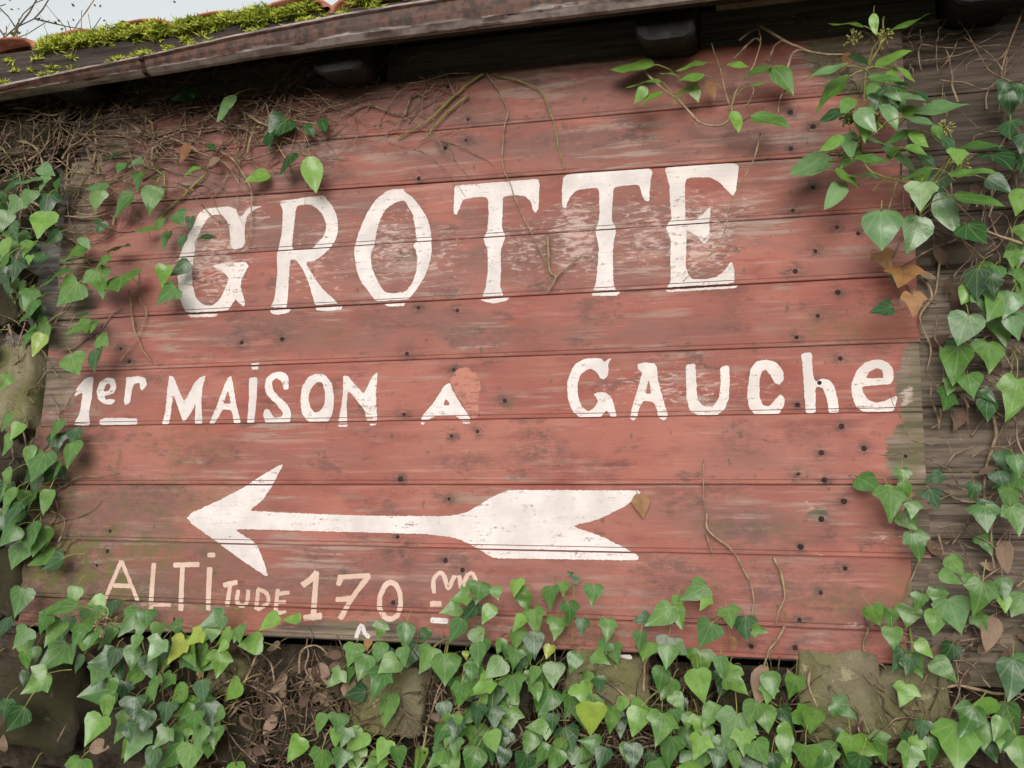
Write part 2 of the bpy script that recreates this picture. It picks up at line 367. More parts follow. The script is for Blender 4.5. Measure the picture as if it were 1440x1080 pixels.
def paint(xs, zs, blobs, sharp=2.0):
    px, py = to_px(xs, zs); r = np.zeros_like(xs)
    for x, y, rx, ry, s in blobs:
        d = ((px-x)/rx)**2+((py-y)/ry)**2
        r = np.maximum(r, s*np.exp(-d*.9))
    return r

sign = thing('painted_sign', 'big red board sign painted GROTTE with a white arrow pointing left', 'sign', at(700, 930))
def plank_mesh(name, x0, x1, ztop, zbot, y0, mat, parent, dx=.009, dz=.008, masks=False, thick=.02, seed=0):
    H = ztop(0)-zbot(0)
    prof = [(-.006, thick), (-.006, .0052), (-.0002, .0052), (.0002, .003), (.0008, .0008), (.0022, 0)]
    n = max(2, int((H-.018)/dz))
    prof += [(.0022+(H-.0022-.0115)*i/n, 0) for i in range(1, n+1)]
    prof += [(H-.0090, .0016), (H-.0072, .0004), (H-.0030, .0005), (H-.0016, .0018), (H-.0014, thick)]
    nc = max(2, int((x1-x0)/dx))+1
    vs, fs = [], []; K = len(prof)
    for i in range(nc):
        x = x0+(x1-x0)*i/(nc-1)
        zt, zb = ztop(x), zbot(x); f = (zt-zb)/H
        for d, yy in prof:
            z = zt-d*f
            w = mnoise.noise((x*2.1+seed*7, z*3, seed))*.0010
            vs.append((x, y0+yy+w, z))
    for i in range(nc-1):
        for k in range(K):
            a, b = i*K+k, i*K+(k+1) % K
            fs.append((a, b, b+K, a+K))
    fs.append(tuple(range(K-1, -1, -1))); fs.append(tuple((nc-1)*K+k for k in range(K)))
    o = mesh(name, vs, fs, mat, parent)
    if masks:
        A = np.array(vs); xs, zs = A[:, 0], A[:, 2]
        ns = [(x, y, 11, 9, 1.0) for x, y in NAILS]+[(x+rng.uniform(-6, 6), y, 24, 6, .4) for x, y in NAILS]
        for nm, bl in (('bare', BARE), ('stain', STAIN+ns), ('moss', MOSS), ('smear', SMEAR), ('dull', DULL)):
            at_ = o.data.attributes.new(nm, 'FLOAT', 'POINT'); at_.data.foreach_set('value', paint(xs, zs, bl).astype(np.float32))
    return o
PL = []
for k in range(10):
    xl = XL+rng.uniform(-.006, .006); xr = XR+rng.uniform(-.002, .002)
    if k == 0: xl += .05
    if k == 8: xr -= .035
    if k == 9: xr -= .05
    PL.append(plank_mesh('plank', xl, xr, lambda x, k=k: jz(k, x), lambda x, k=k: jz(k+1, x)+.0009, PLANK_Y[k], M_RED, sign, masks=True, seed=k))
# nails, each under the board it holds
nv, nf = [], []
for r, d in ((1, 0), (.8, -.25), (.35, -.32)):
    for i in range(9): nv.append((r*math.cos(i*math.tau/9), d, r*math.sin(i*math.tau/9)))
for j in range(2):
    for i in range(9): nf.append((j*9+i, j*9+(i+1) % 9, (j+1)*9+(i+1) % 9, (j+1)*9+i))
nf.append(tuple(18+i for i in range(9)))
nme = bpy.data.meshes.new('nail'); nme.from_pydata(nv, [], nf); nme.materials.append(M_NAIL)
for x, y in NAILS:
    p = at(x, y)
    for k in range(10):
        if jz(k+1, p.x) <= p.z < jz(k, p.x):
            o = link('nail', nme, PL[k]); r = rng.uniform(.0042, .0066); o.scale = (r, .006, r)
            o.location = Vector((p.x, PLANK_Y[k]+.0008, p.z))-wloc(PL[k]); o.location = Vector(o.location)
            break

# ------------------------------------------------------------------ lettering
def resample(poly, step, jit, smooth=True, closed=True):
    P = [Vector((a, b)) for a, b in poly]
    if smooth:
        Q = []
        n = len(P)
        for i in range(n):
            a, b, c = P[i-1], P[i], P[(i+1) % n]
            # soften each corner the way a brush does
            l = min((a-b).length, (c-b).length)*.27
            Q.append(b+(a-b).normalized()*l); Q.append(b+(a-b).normalized()*l*.25+(c-b).normalized()*l*.25); Q.append(b+(c-b).normalized()*l)
        P = Q
    out = []
    n = len(P)
    for i in range(n):
        a, b = P[i], P[(i+1) % n]
        m = max(1, int((b-a).length/step))
        for j in range(m):
            q = a+(b-a)*(j/m)
            out.append((q.x+rng.gauss(0, jit), q.y+rng.gauss(0, jit)))
    return out
def letter(name, label, loops, mat, zo, lift=.0007, jit=.45):
    """loops: outlines and holes in survey pixels of the zoom window zo=(ox, oy, scale)"""
    ox, oy, sc = zo
    bm = bmesh.new(); edges = []
    for L in loops:
        L = [(ox+a/sc, oy+b/sc) for a, b in L]
        vs = []
        for a, b in resample(L, 2.4, jit*.6):
            p = at(a, b); vs.append(bm.verts.new((p.x, 0, p.z)))
        for i in range(len(vs)): edges.append(bm.edges.new((vs[i], vs[(i+1) % len(vs)])))
    bmesh.ops.triangle_fill(bm, edges=edges, use_beauty=True, use_dissolve=False, normal=(0, -1, 0))
    for k in range(1, 10):
        a, b = JOINT[k]
        nrm = Vector((-b, 0, 1)).normalized()
        for off in (-.0006, .0028, .0098, .0114):
            bmesh.ops.bisect_plane(bm, geom=bm.verts[:]+bm.edges[:]+bm.faces[:], plane_co=(0, 0, a+off), plane_no=nrm)
    dele = []
    for f in bm.faces:
        c = f.calc_center_median()
        for k in range(1, 10):
            e = c.z-jz(k, c.x)
            if -.0006 < e < .0028 or .0098 < e < .0114: dele.append(f); break
    bmesh.ops.delete(bm, geom=dele, context='FACES')
    base = wloc(sign)
    vmap = {}; vs, fs = [], []
    for f in bm.faces:
        c = f.calc_center_median(); k = 0
        for q in range(10):
            if c.z < jz(q, 0)+JOINT[q][1]*c.x: k = q
        idx = []
        for v in f.verts:
            key = (v, k)
            if key not in vmap:
                vmap[key] = len(vs)
                w = mnoise.noise((v.co.x*2.1+k*7, v.co.z*3, k))*.0010
                vs.append((v.co.x, PLANK_Y[k]+w-lift, v.co.z))
            idx.append(vmap[key])
        n = (Vector(vs[idx[1]])-Vector(vs[idx[0]])).cross(Vector(vs[idx[2]])-Vector(vs[idx[1]]))
        fs.append(tuple(idx) if n.y < 0 else tuple(reversed(idx)))
    bm.free()
    o = mesh(name, vs, fs, mat, sign); o['label'] = label
    return o
def stroke(pts, w):
    P = [Vector(p) for p in spline([(a, b, 0) for a, b in pts], 4)] if len(pts) > 2 else [Vector((a, b, 0)) for a, b in pts]
    l, r = [], []
    for i, p in enumerate(P):
        t = P[min(i+1, len(P)-1)]-P[max(i-1, 0)]; t.normalize(); n = Vector((-t.y, t.x, 0))*w/2*rng.uniform(.85, 1.15)
        l.append(((p+n).x, (p+n).y)); r.append(((p-n).x, (p-n).y))
    return l+r[::-1]
ZG, ZO, ZT, ZM, ZA, ZU, ZL = (240, 240, 4.908), (480, 230, 5.143), (760, 220, 4.8), (90, 500, 3.13), (560, 480, 3.6), (900, 480, 3.6), (130, 760, 2.526)
letter('painted_letter', 'white painted letter G of the top word', [[(50,740),(65,870),(100,980),(330,972),(400,965),(450,885),(465,905),(505,942),(517,915),(485,800),(492,750),(540,660),(525,632),(400,634),(285,655),(345,690),(370,705),(405,740),(385,800),(350,880),(290,935),(230,930),(180,885),(155,810),(150,700),(156,640),(165,580),(180,480),(210,400),(250,335),(300,302),(350,302),(390,345),(410,420),(415,520),(440,545),(490,535),(515,500),(510,400),(530,310),(580,268),(632,246),(560,248),(530,265),(480,330),(450,262),(395,248),(240,262),(190,300),(155,390),(120,440),(90,520),(60,590)],
 [(118,994),(330,988),(310,1007),(140,1014)]], M_WORN, ZG)
letter('painted_letter', 'white painted letter R', [[(690,945),(722,880),(740,700),(735,580),(745,540),(770,420),(775,270),(750,212),(960,182),(1055,170),(1080,200),(1120,250),(1150,320),(1158,400),(1140,480),(1095,545),(1050,590),(990,625),(942,632),(945,660),(1000,750),(1060,830),(1130,890),(1157,918),(1000,932),(985,880),(960,790),(920,690),(870,622),(835,612),(825,650),(815,800),(805,930),(800,945)],
 [(868,240),(965,232),(1020,270),(1060,320),(1075,390),(1060,450),(1010,500),(980,535),(835,545),(845,440)], [(685,962),(830,954),(815,980),(740,996),(695,985)], [(1000,948),(1185,936),(1182,960),(1060,970),(1010,964)]], M_WHITE, ZG)
letter('painted_letter', 'white painted letter O of the top word', [[(340,190),(450,183),(458,205),(510,240),(570,310),(620,390),(645,480),(655,570),(655,650),(640,730),(600,830),(540,920),(490,985),(380,990),(250,998),(200,930),(140,850),(110,760),(95,640),(105,560),(140,460),(190,350),(250,260)],
 [(455,262),(380,285),(310,340),(270,430),(250,520),(240,600),(215,660),(220,740),(245,810),(280,880),(320,935),(400,942),(470,925),(520,860),(545,780),(553,690),(540,620),(520,600),(545,560),(535,460),(515,360)], [(305,1012),(465,1003),(455,1030),(340,1035)]], M_WHITE, ZO)
letter('painted_letter', 'white painted letter T before the second T', [[(820,160),(1435,110),(1430,250),(1425,330),(1405,358),(1385,330),(1370,275),(1330,235),(1250,228),(1170,240),(1165,400),(1160,470),(1190,525),(1175,570),(1155,620),(1155,800),(1150,900),(1178,955),(1018,965),(1045,900),(1060,780),(1060,620),(1025,545),(1055,490),(1065,380),(1060,240),(960,245),(880,260),(860,310),(835,372),(812,365),(815,250)],
 [(1003,985),(1222,967),(1190,995),(1100,1015),(1040,1000)]], M_WHITE, ZO)
letter('painted_letter', 'white painted letter T next to the E', [[(155,140),(180,125),(350,98),(740,80),(757,110),(740,180),(735,300),(705,300),(685,260),(665,190),(600,195),(495,205),(485,330),(480,430),(515,490),(490,600),(490,760),(495,870),(512,905),(353,905),(375,860),(385,760),(395,620),(385,560),(370,510),(390,450),(400,380),(395,210),(300,218),(240,230),(195,280),(170,350),(148,340),(145,240)],
 [(345,922),(542,914),(515,940),(350,942)]], M_WHITE, ZT)
letter('painted_letter', 'white painted letter E, its middle worn away', [[(835,75),(1290,45),(1337,58),(1335,110),(1320,230),(1300,270),(1250,220),(1210,175),(1140,140),(975,145),(975,300),(980,440),(1040,430),(1100,390),(1150,330),(1140,470),(1140,560),(1105,595),(1060,540),(1000,505),(985,500),(985,620),(980,740),(1000,800),(1030,830),(1120,830),(1190,815),(1240,775),(1290,705),(1310,770),(1312,858),(850,886),(880,850),(878,720),(880,560),(850,490),(860,450),(885,420),(875,300),(870,190)],
 [(838,903),(1338,872),(1310,890),(1100,902),(860,917)]], M_WORN, ZT)
letter('painted_letter', 'white painted figure 1', [[(132,93),(125,180),(110,260),(118,310),(40,305),(70,260),(85,160),(45,185),(60,140),(95,100)]], M_WHITE, ZM)
letter('painted_letter', 'small raised white letter e', [[(230,195),(215,215),(180,215),(150,195),(145,155),(160,115),(195,95),(225,105),(232,135),(225,165),(180,180),(185,195),(205,192)], [(175,160),(185,130),(200,122),(208,135),(200,155)]], M_WHITE, ZM)
letter('painted_letter', 'small raised white letter r', [[(275,95),(305,95),(330,90),(360,100),(367,130),(345,157),(335,140),(335,120),(310,125),(300,160),(292,210),(268,222),(265,200),(272,150)]], M_WHITE, ZM)
letter('painted_dash', 'short white underline below the er', [[(160,285),(180,274),(325,277),(325,304),(170,308),(157,298)]], M_WHITE, ZM)
letter('painted_letter', 'white painted letter M', [[(465,86),(485,95),(530,210),(575,120),(600,95),(625,88),(610,140),(605,220),(612,303),(577,303),(580,210),(570,235),(535,291),(524,290),(490,190),(480,172),(475,240),(465,300),(432,305),(448,250),(455,160)]], M_WHITE, ZM)
letter('painted_letter', 'white painted letter A between M and i', [[(720,100),(735,88),(742,110),(760,220),(781,303),(750,303),(740,240),(700,236),(670,290),(660,303),(640,303),(670,230),(700,150)], [(722,148),(703,212),(735,212)]], M_WHITE, ZM)
letter('painted_letter', 'white painted letter i with its dot split by a board joint', [[(815,98),(853,95),(848,200),(838,300),(807,300),(815,200)], [(823,35),(860,31),(858,42),(828,44)], [(825,50),(858,48),(855,62),(830,63)]], M_WHITE, ZM)
letter('painted_letter', 'white painted letter S', [[(990,148),(970,152),(960,115),(935,97),(915,115),(920,150),(950,185),(985,215),(1002,255),(995,297),(890,299),(877,265),(885,235),(905,240),(925,275),(960,270),(965,250),(930,210),(895,175),(883,140),(890,100),(920,75),(960,70),(990,90)]], M_WHITE, ZM)
letter('painted_letter', 'white painted letter O of the second line', [[(1110,80),(1150,85),(1180,120),(1190,180),(1185,250),(1165,293),(1080,295),(1050,260),(1040,200),(1050,140),(1075,95)], [(1115,115),(1140,120),(1150,165),(1150,210),(1130,245),(1105,252),(1085,230),(1075,190),(1085,150)]], M_WHITE, ZM)
letter('painted_letter', 'white painted letter N with a dark smudge', [[(1230,90),(1250,90),(1320,170),(1335,140),(1360,90),(1382,72),(1375,160),(1375,220),(1380,292),(1335,293),(1325,240),(1250,150),(1245,230),(1250,300),(1205,300),(1215,260),(1230,170)], [(1206,306),(1252,304),(1245,314),(1212,313)], [(1345,302),(1380,299),(1370,308),(1350,309)]], M_WORN, ZM)
letter('painted_letter', 'small white letter A standing alone', [[(262,208),(272,240),(310,310),(350,365),(372,402),(320,404),(290,375),(190,380),(165,390),(150,403),(112,403),(130,370),(190,300),(235,225)], [(243,288),(264,324),(228,325)], [(115,412),(140,411),(130,422),(118,422)], [(325,410),(368,409),(360,418),(335,418)]], M_WHITE, ZA)
letter('overpaint_patch', 'pinkish blot over an old accent above the lone A', [[(262,200),(300,140),(350,130),(390,160),(415,200),(418,245),(408,262),(405,385),(385,395),(372,385),(315,300),(280,235)]], M_GHOST, ZA, .0004)
letter('painted_letter', 'white painted letter G of the second line', [[(1082,82),(1062,115),(1065,140),(1062,175),(1040,195),(1020,185),(1010,160),(980,140),(950,145),(920,175),(907,220),(910,280),(930,330),(960,355),(990,340),(1015,300),(988,268),(1010,258),(1050,258),(1080,285),(1095,330),(1106,386),(1080,387),(1055,345),(1030,380),(1000,390),(920,388),(880,350),(860,290),(853,220),(870,160),(900,110),(950,88),(1020,85),(1045,105)]], M_WHITE, ZA)
letter('painted_letter', 'white painted letter A before the U', [[(1213,115),(1240,107),(1300,112),(1310,130),(1315,200),(1340,290),(1366,380),(1345,402),(1320,390),(1300,310),(1240,300),(1220,340),(1210,385),(1190,402),(1172,390),(1185,330),(1210,250),(1235,160),(1212,140)], [(1268,188),(1282,265),(1251,265)]], M_WORN, ZA)
letter('painted_letter', 'white painted letter U', [[(232,120),(280,110),(285,200),(290,290),(320,330),(370,330),(400,290),(410,200),(405,130),(450,120),(455,200),(450,290),(425,350),(380,378),(300,378),(250,350),(235,280)]], M_WORN, ZU)
letter('painted_letter', 'white painted letter C', [[(728,195),(725,150),(690,105),(640,92),(590,100),(560,140),(550,200),(543,270),(550,330),(580,372),(700,372),(728,330),(732,285),(710,268),(680,300),(655,330),(622,325),(605,280),(605,200),(615,155),(637,142),(660,170),(680,210),(705,222)]], M_WORN, ZU)
letter('painted_letter', 'white painted letter h with a nail hole', [[(815,62),(872,55),(870,110),(878,180),(890,205),(920,188),(960,195),(985,230),(1000,290),(1009,363),(955,363),(950,300),(925,235),(900,228),(888,240),(888,300),(890,363),(840,366),(835,300),(828,200),(822,110)]], M_WHITE, ZU)
letter('painted_letter', 'white painted letter e ending the second line', [[(1200,92),(1250,102),(1280,140),(1285,190),(1268,217),(1200,222),(1125,230),(1130,262),(1160,300),(1198,312),(1245,300),(1275,285),(1302,278),(1300,305),(1285,355),(1130,358),(1090,325),(1070,260),(1072,210),(1095,150),(1140,105)], [(1140,185),(1165,150),(1205,135),(1228,150),(1235,185),(1180,188)]], M_WORN, ZU)
letter('painted_arrow', 'long white arrow with a forked tail, its head to the left', [[(256,727),(310,703),(347,683),(363,672),(401,650),(384,682),(368,705),(350,718),(420,722),(500,725),(620,726),(645,724),(662,718),(690,700),(715,689),(905,690),(880,712),(840,731),(803,740),(840,752),(880,771),(899,783),(897,788),(693,785),(667,768),(640,756),(600,751),(480,748),(380,745),(327,744),(362,764),(373,795),(378,812),(360,801),(330,780),(308,764)]], M_WHITE, (0, 0, 1), jit=.55)
ALT = [('A', [[(45,212),(105,72)], [(105,72),(163,215)], [(75,160),(142,162)]], 13), ('L', [[(220,80),(208,245)], [(205,226),(280,228)]], 14), ('T', [[(288,88),(382,85)], [(322,85),(315,250)]], 15), ('i', [[(418,95),(412,248)], [(410,52),(437,52)]], 16),
 ('small T', [[(465,160),(517,148)], [(492,150),(480,235)]], 14), ('small U', [[(520,175),(515,215),(530,232),(550,220),(555,175)]], 13), ('small D', [[(590,172),(583,246)], [(586,172),(620,188),(624,222),(585,247)]], 12), ('small E', [[(660,172),(650,260)], [(655,190),(702,185)], [(655,220),(690,218)], [(650,258),(690,255)]], 12),
 ('figure 1', [[(745,160),(775,140),(800,112)], [(798,110),(785,270)], [(750,275),(817,268)]], 19), ('figure 7', [[(872,131),(988,124)], [(985,126),(930,195),(880,280)], [(865,210),(925,206)], [(874,160),(884,134)]], 17),
 ('m', [[(1215,188),(1213,140),(1235,115),(1252,130),(1264,172),(1285,130),(1302,122),(1312,172),(1332,125),(1352,118),(1364,148)]], 13), ('dash below the m', [[(1200,225),(1242,225)]], 18), ('lower dash below the m', [[(1200,283),(1263,287)]], 17), ('small white zigzag', [[(936,347),(955,300),(968,330),(985,345)]], 13)]
for nm, strokes, w in ALT:
    white = 'dash' in nm or 'zigzag' in nm or 'figure' in nm
    for j, s in enumerate(strokes):
        o = letter('painted_stroke', ('pale cream brush stroke of the altitude line, ' + nm), [stroke(s, w*1.12)], M_WHITE if ('zigzag' in nm or 'lower' in nm) else M_FAINT, ZL, .0005+.0002*j, .35)
letter('painted_dash', 'short white paint strip on the bottom edge below the arrow tail', [[(832, 917), (888, 921), (890, 928), (834, 924)]], M_WHITE, (0, 0, 1))
o = letter('painted_letter', 'pale cream figure 0', [[(1060,138),(1035,150),(1015,190),(1010,240),(1030,280),(1060,292),(1090,275),(1105,235),(1103,185),(1085,148)], [(1060,158),(1045,170),(1031,205),(1030,240),(1045,265),(1062,272),(1080,258),(1088,225),(1086,190),(1075,165)]], M_FAINT, ZL)

# ------------------------------------------------------------------ timber shed: boards behind and beside the sign, rafters, roof, gutter
shed = thing('timber_shed', 'old timber shed with mossy tiled roof and rusty gutter', 'shed', (-.7, .5, GROUND))
EX0, EX1 = -3.0, 1.9
def zc(c): return lambda x: c
zt = 1.045; i = 0
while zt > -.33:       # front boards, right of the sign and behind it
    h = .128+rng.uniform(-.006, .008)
    plank_mesh('wall_plank', EX0 if zt > .93 else XR-.003-(.05 if zt < -.1 else 0), EX1, zc(zt), zc(zt-h+.003), (.004 if zt < .93 else .022)+rng.uniform(0, .004), M_GREY if zt < .52 else M_BROWN_SHADE if zt < .93 else M_DARK, shed, .05, .02, thick=.02, seed=20+i)
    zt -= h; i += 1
mesh('backing_board', *box_vf(EX0, EX1, .045, .07, -.332, 1.04), M_DARK, shed)
b = mesh('corner_batten', *box_vf(.222, .262, .003, .02, -.335, -.14), M_GREY, shed)
for x0 in (EX0, EX1):      # side and back walls
    z = GROUND
    while z < .85:
        mesh('side_plank', *box_vf(x0-.02, x0+.02, .08, 3.0, z, z+.19), M_GREY, shed); z += .2
z = GROUND
while z < .85:
    mesh('back_plank', *box_vf(EX0-.02, EX1+.02, 3.0, 3.03, z, z+.19), M_GREY, shed); z += .2
SL = .30; EY = -.14; EZ = 1.040
def roofz(y): return EZ+(y-EY)*SL
ry = 1.5
vs = [(x, y, roofz(y)+d) for x in (EX0-.25, EX1+.25) for y in (EY, ry) for d in (-.03, 0)]
roof = mesh('roof', vs, [(0, 1, 3, 2), (4, 6, 7, 5), (0, 4, 5, 1), (2, 3, 7, 6), (0, 2, 6, 4), (1, 5, 7, 3)], M_DARK, shed)
vs = [(x, y, roofz(ry)-(y-ry)*SL+d) for x in (EX0-.25, EX1+.25) for y in (ry+.002, 3.3) for d in (-.03, 0)]
mesh('roof', vs, [(0, 1, 3, 2), (4, 6, 7, 5), (0, 4, 5, 1), (2, 3, 7, 6), (0, 2, 6, 4), (1, 5, 7, 3)], M_DARK, shed)
for x0 in (EX0, EX1):
    vs = [(x0+d, y, z_) for d in (-.02, .02) for y, z_ in ((.08, .95), (3.0, .95), (3.0, roofz(.0)-.05), (ry, roofz(ry)-.032), (.08, roofz(.08)-.032))]
    mesh('gable', vs, [(0, 1, 2, 3, 4), (9, 8, 7, 6, 5)]+[(k, k+5, (k+1) % 5+5, (k+1) % 5) for k in range(5)], M_GREY, shed)
# clay tiles, eave rows one by one
tv, tf = [], []
NA = 8
for yy in (0, 1):
    for th in (0, 1):
        for a in range(NA+1):
            w = math.pi*a/NA; r = (.098 if yy == 0 else .085)-.014*th
            tv.append((-math.cos(w)*r, yy*.36, math.sin(w)*r*.36+yy*.012+.002))
def ti(y, t, a): return (y*2+t)*(NA+1)+a
for a in range(NA):
    tf += [(ti(0, 0, a), ti(1, 0, a), ti(1, 0, a+1), ti(0, 0, a+1)), (ti(0, 1, a), ti(0, 1, a+1), ti(1, 1, a+1), ti(1, 1, a)), (ti(0, 0, a), ti(0, 0, a+1), ti(0, 1, a+1), ti(0, 1, a)), (ti(1, 0, a), ti(1, 1, a), ti(1, 1, a+1), ti(1, 0, a+1))]
tme = bpy.data.meshes.new('tile'); tme.from_pydata(tv, [], tf); tme.materials.append(M_TILE); tme.polygons.foreach_set('use_smooth', [True]*len(tf))
sla = math.atan(SL)
for r in range(6):
    for c in range(27):
        o = link('tile', tme, roof); y = EY-.035+r*.30
        o.location = Vector((EX0-.15+c*.192+rng.uniform(-.008, .008), y+rng.uniform(-.012, .012), roofz(y)+.004+(.012 if r else 0)))-wloc(roof)
        o.rotation_euler = (sla-.02, rng.uniform(-.05, .05), rng.uniform(-.03, .03))
# rafters with rounded tails
for xc, dn in ((-2.36, 0), (-1.66, .05), (-.94, .022), (-.205, .01), (.40, .015), (1.1, 0)):
    hw = .062; zb = .888+dn; yo = -.125
    cs = [(-hw, .3), (-hw, .034), (-hw+.006, .016), (-hw+.018, .005), (-hw+.036, 0), (hw-.02, .001), (hw-.006, .008), (hw, .02), (hw, .3)]
    vs = []
    for y in (yo, yo+.008, .3):
        for x, h in cs:
            k = .93 if y == yo else 1
            vs.append((xc+x*k, y, min(zb+h+(.004 if y == yo else 0)+(y-yo)*.22, roofz(y)-.033)))
    n = len(cs); fs = [tuple(range(n)), tuple(range(3*n-1, 2*n-1, -1))]+[(r_*n+k, r_*n+(k+1) % n, (r_+1)*n+(k+1) % n, (r_+1)*n+k) for r_ in (0, 1) for k in range(n)]
    mesh('rafter', vs, fs, M_SOOT, shed)
# fascia behind the gutter
def bent_strip(name, profile_at, x0, x1, mat, parent, n=90, smooth=False):
    vs, fs = [], []; K = None
    for i in range(n+1):
        x = x0+(x1-x0)*i/n; pr = profile_at(x); K = len(pr)
        vs += [(x, y, z) for y, z in pr]
    for i in range(n):
        for k in range(K):
            a, b = i*K+k, i*K+(k+1) % K; fs.append((a, b, b+K, a+K))
    fs.append(tuple(range(K-1, -1, -1))); fs.append(tuple(n*K+k for k in range(K)))
    return mesh(name, vs, fs, mat, parent, smooth)
def fasc(x):
    w = mnoise.noise((x*3, 0, 5))*.003
    return [(-.165+w, .955), (-.142+w, .955), (-.142+w, 1.036+w), (-.165+w, 1.038+w)]
bent_strip('fascia_board', fasc, EX0-.25, EX1+.25, M_FASC, shed)
def rimz(x): return .922+(x+1.77)*.083 if x < -.89 else .995+(x+.89)*.03
def lowz(x): return .903+(x+1.77)*.038 if x < -.89 else .937
def gut(x):
    w = mnoise.noise((x*4, 1, 2))*.003
    zr, zl = max(rimz(x), .885)+w, max(lowz(x), .855)+w*.5
    h = zr-zl; out = []
    yo, yi = -.212, -.167
    prof = [(yo+.004, zr-.004), (yo, zr), (yo-.006, zr-.001), (yo-.008, zr-.007)]          # rolled lip
    prof += [(yo-.002, zr-.012), (yo, zl+h*.45), (yo+.006, zl+h*.18), (yo+.02, zl+.002), (yo+.030, zl+.001), (yi-.002, zl+h*.3), (yi, zr)]
    prof += [(yi-.003, zr), (yi-.006, zl+h*.35), (yo+.030, zl+.005), (yo+.022, zl+.006), (yo+.010, zl+h*.25), (yo+.004, zl+h*.5)]
    return prof
gutter = bent_strip('gutter', gut, EX0-.25, EX1+.25, M_GUT, shed, 160)
ra = gutter.data.attributes.new('rust_rimlight', 'FLOAT', 'POINT')
ra.data.foreach_set('value', [([-.5, -.5, -.4, .4, 1.3, 1.2, .25, -.55, -.1, 1, 1]+[1]*6)[i % 17] for i in range(len(gutter.data.vertices))])  # rust down the front; rim left pale to paint the sky light on it
for px in (205,):
    p = at(px, 60, -.21); x = p.x; zr, zl = rimz(x), lowz(x)
    pts = [(-.166, zr+.012), (-.19, zr+.008), (-.218, zr+.003), (-.223, zr-.014), (-.215, zl+.02), (-.204, zl-.001), (-.185, zl-.003), (-.166, zl+.01)]
    vs, fs = [], []
    for s in (-.005, .005):
        for y, z in pts: vs.append((x+s, y, z))
    k = len(pts)
    fs = [(i, i+1, i+1+k, i+k) for i in range(k-1)]
    o = mesh('bracket', vs, fs, M_NAIL, gutter); m = o.modifiers.new('t', 'SOLIDIFY'); m.thickness = .003
# eave board seen under the gutter further along
mesh('eave_board', *box_vf(-.1, EX1+.2, -.138, -.118, .955, .975), M_GREY, shed)

# moss on the eave tiles
vs, fs = [], []
mr = random.Random(5)
def tuft(c, r, n):
    for _ in range(n):
        a, e = mr.uniform(0, math.tau), mr.uniform(-.25, 1.0)
        d = Vector((math.cos(a)*math.cos(e)*1.3, math.sin(a)*math.cos(e)*.8, math.sin(e)*.75))
        p = c+d*r*mr.uniform(.35, 1); q = p+d*mr.uniform(.004, .009)+Vector((mr.gauss(0, .005), mr.gauss(0, .005), mr.gauss(0, .004)))
        s = Vector((mr.gauss(0, 1), mr.gauss(0, 1), mr.gauss(0, 1))).normalized()*mr.uniform(.0016, .0034)
        b = len(vs); vs.extend([tuple(p-s), tuple(p+s), tuple(q)]); fs.append((b, b+1, b+2))
for _ in range(430):
    x = mr.uniform(EX0-.2, EX1) if mr.random() < .3 else mr.uniform(-1.85, -1.0)
    dens = mnoise.noise((x*3.1, 0, 9))
    if dens < -.30: continue
    y = EY-.04+abs(mr.gauss(0, .05)); c = Vector((x, y, roofz(y)+mr.uniform(-.004, .022)))
    tuft(c, mr.uniform(.012, .030), 300)
for _ in range(46):
    x = mr.uniform(-2.0, -.8); c = Vector((x, -.168, mr.uniform(.965, 1.036))); tuft(c, mr.uniform(.005, .013), 60)
for _ in range(24):
    x = mr.uniform(-1.8, -.8); c = Vector((x, -.212, rimz(x)+.003)); tuft(c, mr.uniform(.004, .010), 50)
o = mesh('moss', vs, fs, M_MOSS, None); tag(o, 'bright yellow-green moss cushions along the eave tiles', 'moss', kind='stuff')

# ------------------------------------------------------------------ stone wall
stonew = thing('stone_wall', 'mossy rubble stone wall below and beside the red sign', 'wall', (-.7, .1, GROUND))
def stone(cx, cz, w, h, proud, seed, mat):
    bm = bmesh.new(); bmesh.ops.create_cube(bm, size=2)
    bmesh.ops.subdivide_edges(bm, edges=bm.edges[:], cuts=7, use_grid_fill=True)
    b = wloc(stonew)
    for v in bm.verts:
        c = v.co.copy(); s = c.normalized()
        q = c*.84+s*.25
        n = mnoise.noise_vector((q.x*1.1+seed*3.7, q.y*1.1, q.z*1.1+seed))*.22+mnoise.noise_vector((q.x*2.6+seed, q.y*2.6, q.z*2.6))*.12
        q = q+n+s*(abs(mnoise.noise((q.x*2.2+seed*5, q.y*2.2, q.z*2.2+3)))*-.30+mnoise.noise((q.x*6, q.y*6+seed, q.z*6))*.07)
        v.co = Vector((cx+q.x*w/2-b.x, .085-proud*.5+q.y*(.06+proud*.5)-b.y, cz+q.z*h/2-b.z))
    me = bpy.data.meshes.new('stone'); bm.to_mesh(me); bm.free(); me.materials.append(mat)
    me.polygons.foreach_set('use_smooth', [True]*len(me.polygons))
    return link('stone', me, stonew)
taken = []
for i, (px, py, w, h, is_pale) in enumerate([(545, 985, 105, 95, 1), (852, 962, 110, 80, 1), (1178, 985, 100, 110, 1), (1278, 1012, 92, 110, 1), (1060, 1010, 90, 80, 0), (690, 1000, 110, 100, 0), (265, 945, 60, 50, 0), (322, 950, 66, 50, 1), (50, 990, 160, 130, 0), (200, 1020, 120, 90, 0),
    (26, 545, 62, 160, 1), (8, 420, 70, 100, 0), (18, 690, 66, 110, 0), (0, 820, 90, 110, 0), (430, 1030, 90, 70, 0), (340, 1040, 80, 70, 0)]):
    p = at(px, py); stone(p.x, p.z, w*MPP, h*MPP, .045, i, M_STONE if is_pale else M_STONED); taken.append((p.x, p.z, w*MPP, h*MPP))  # two stone colours, pale and dark
sr = random.Random(3)
z = GROUND+.09; si = 40
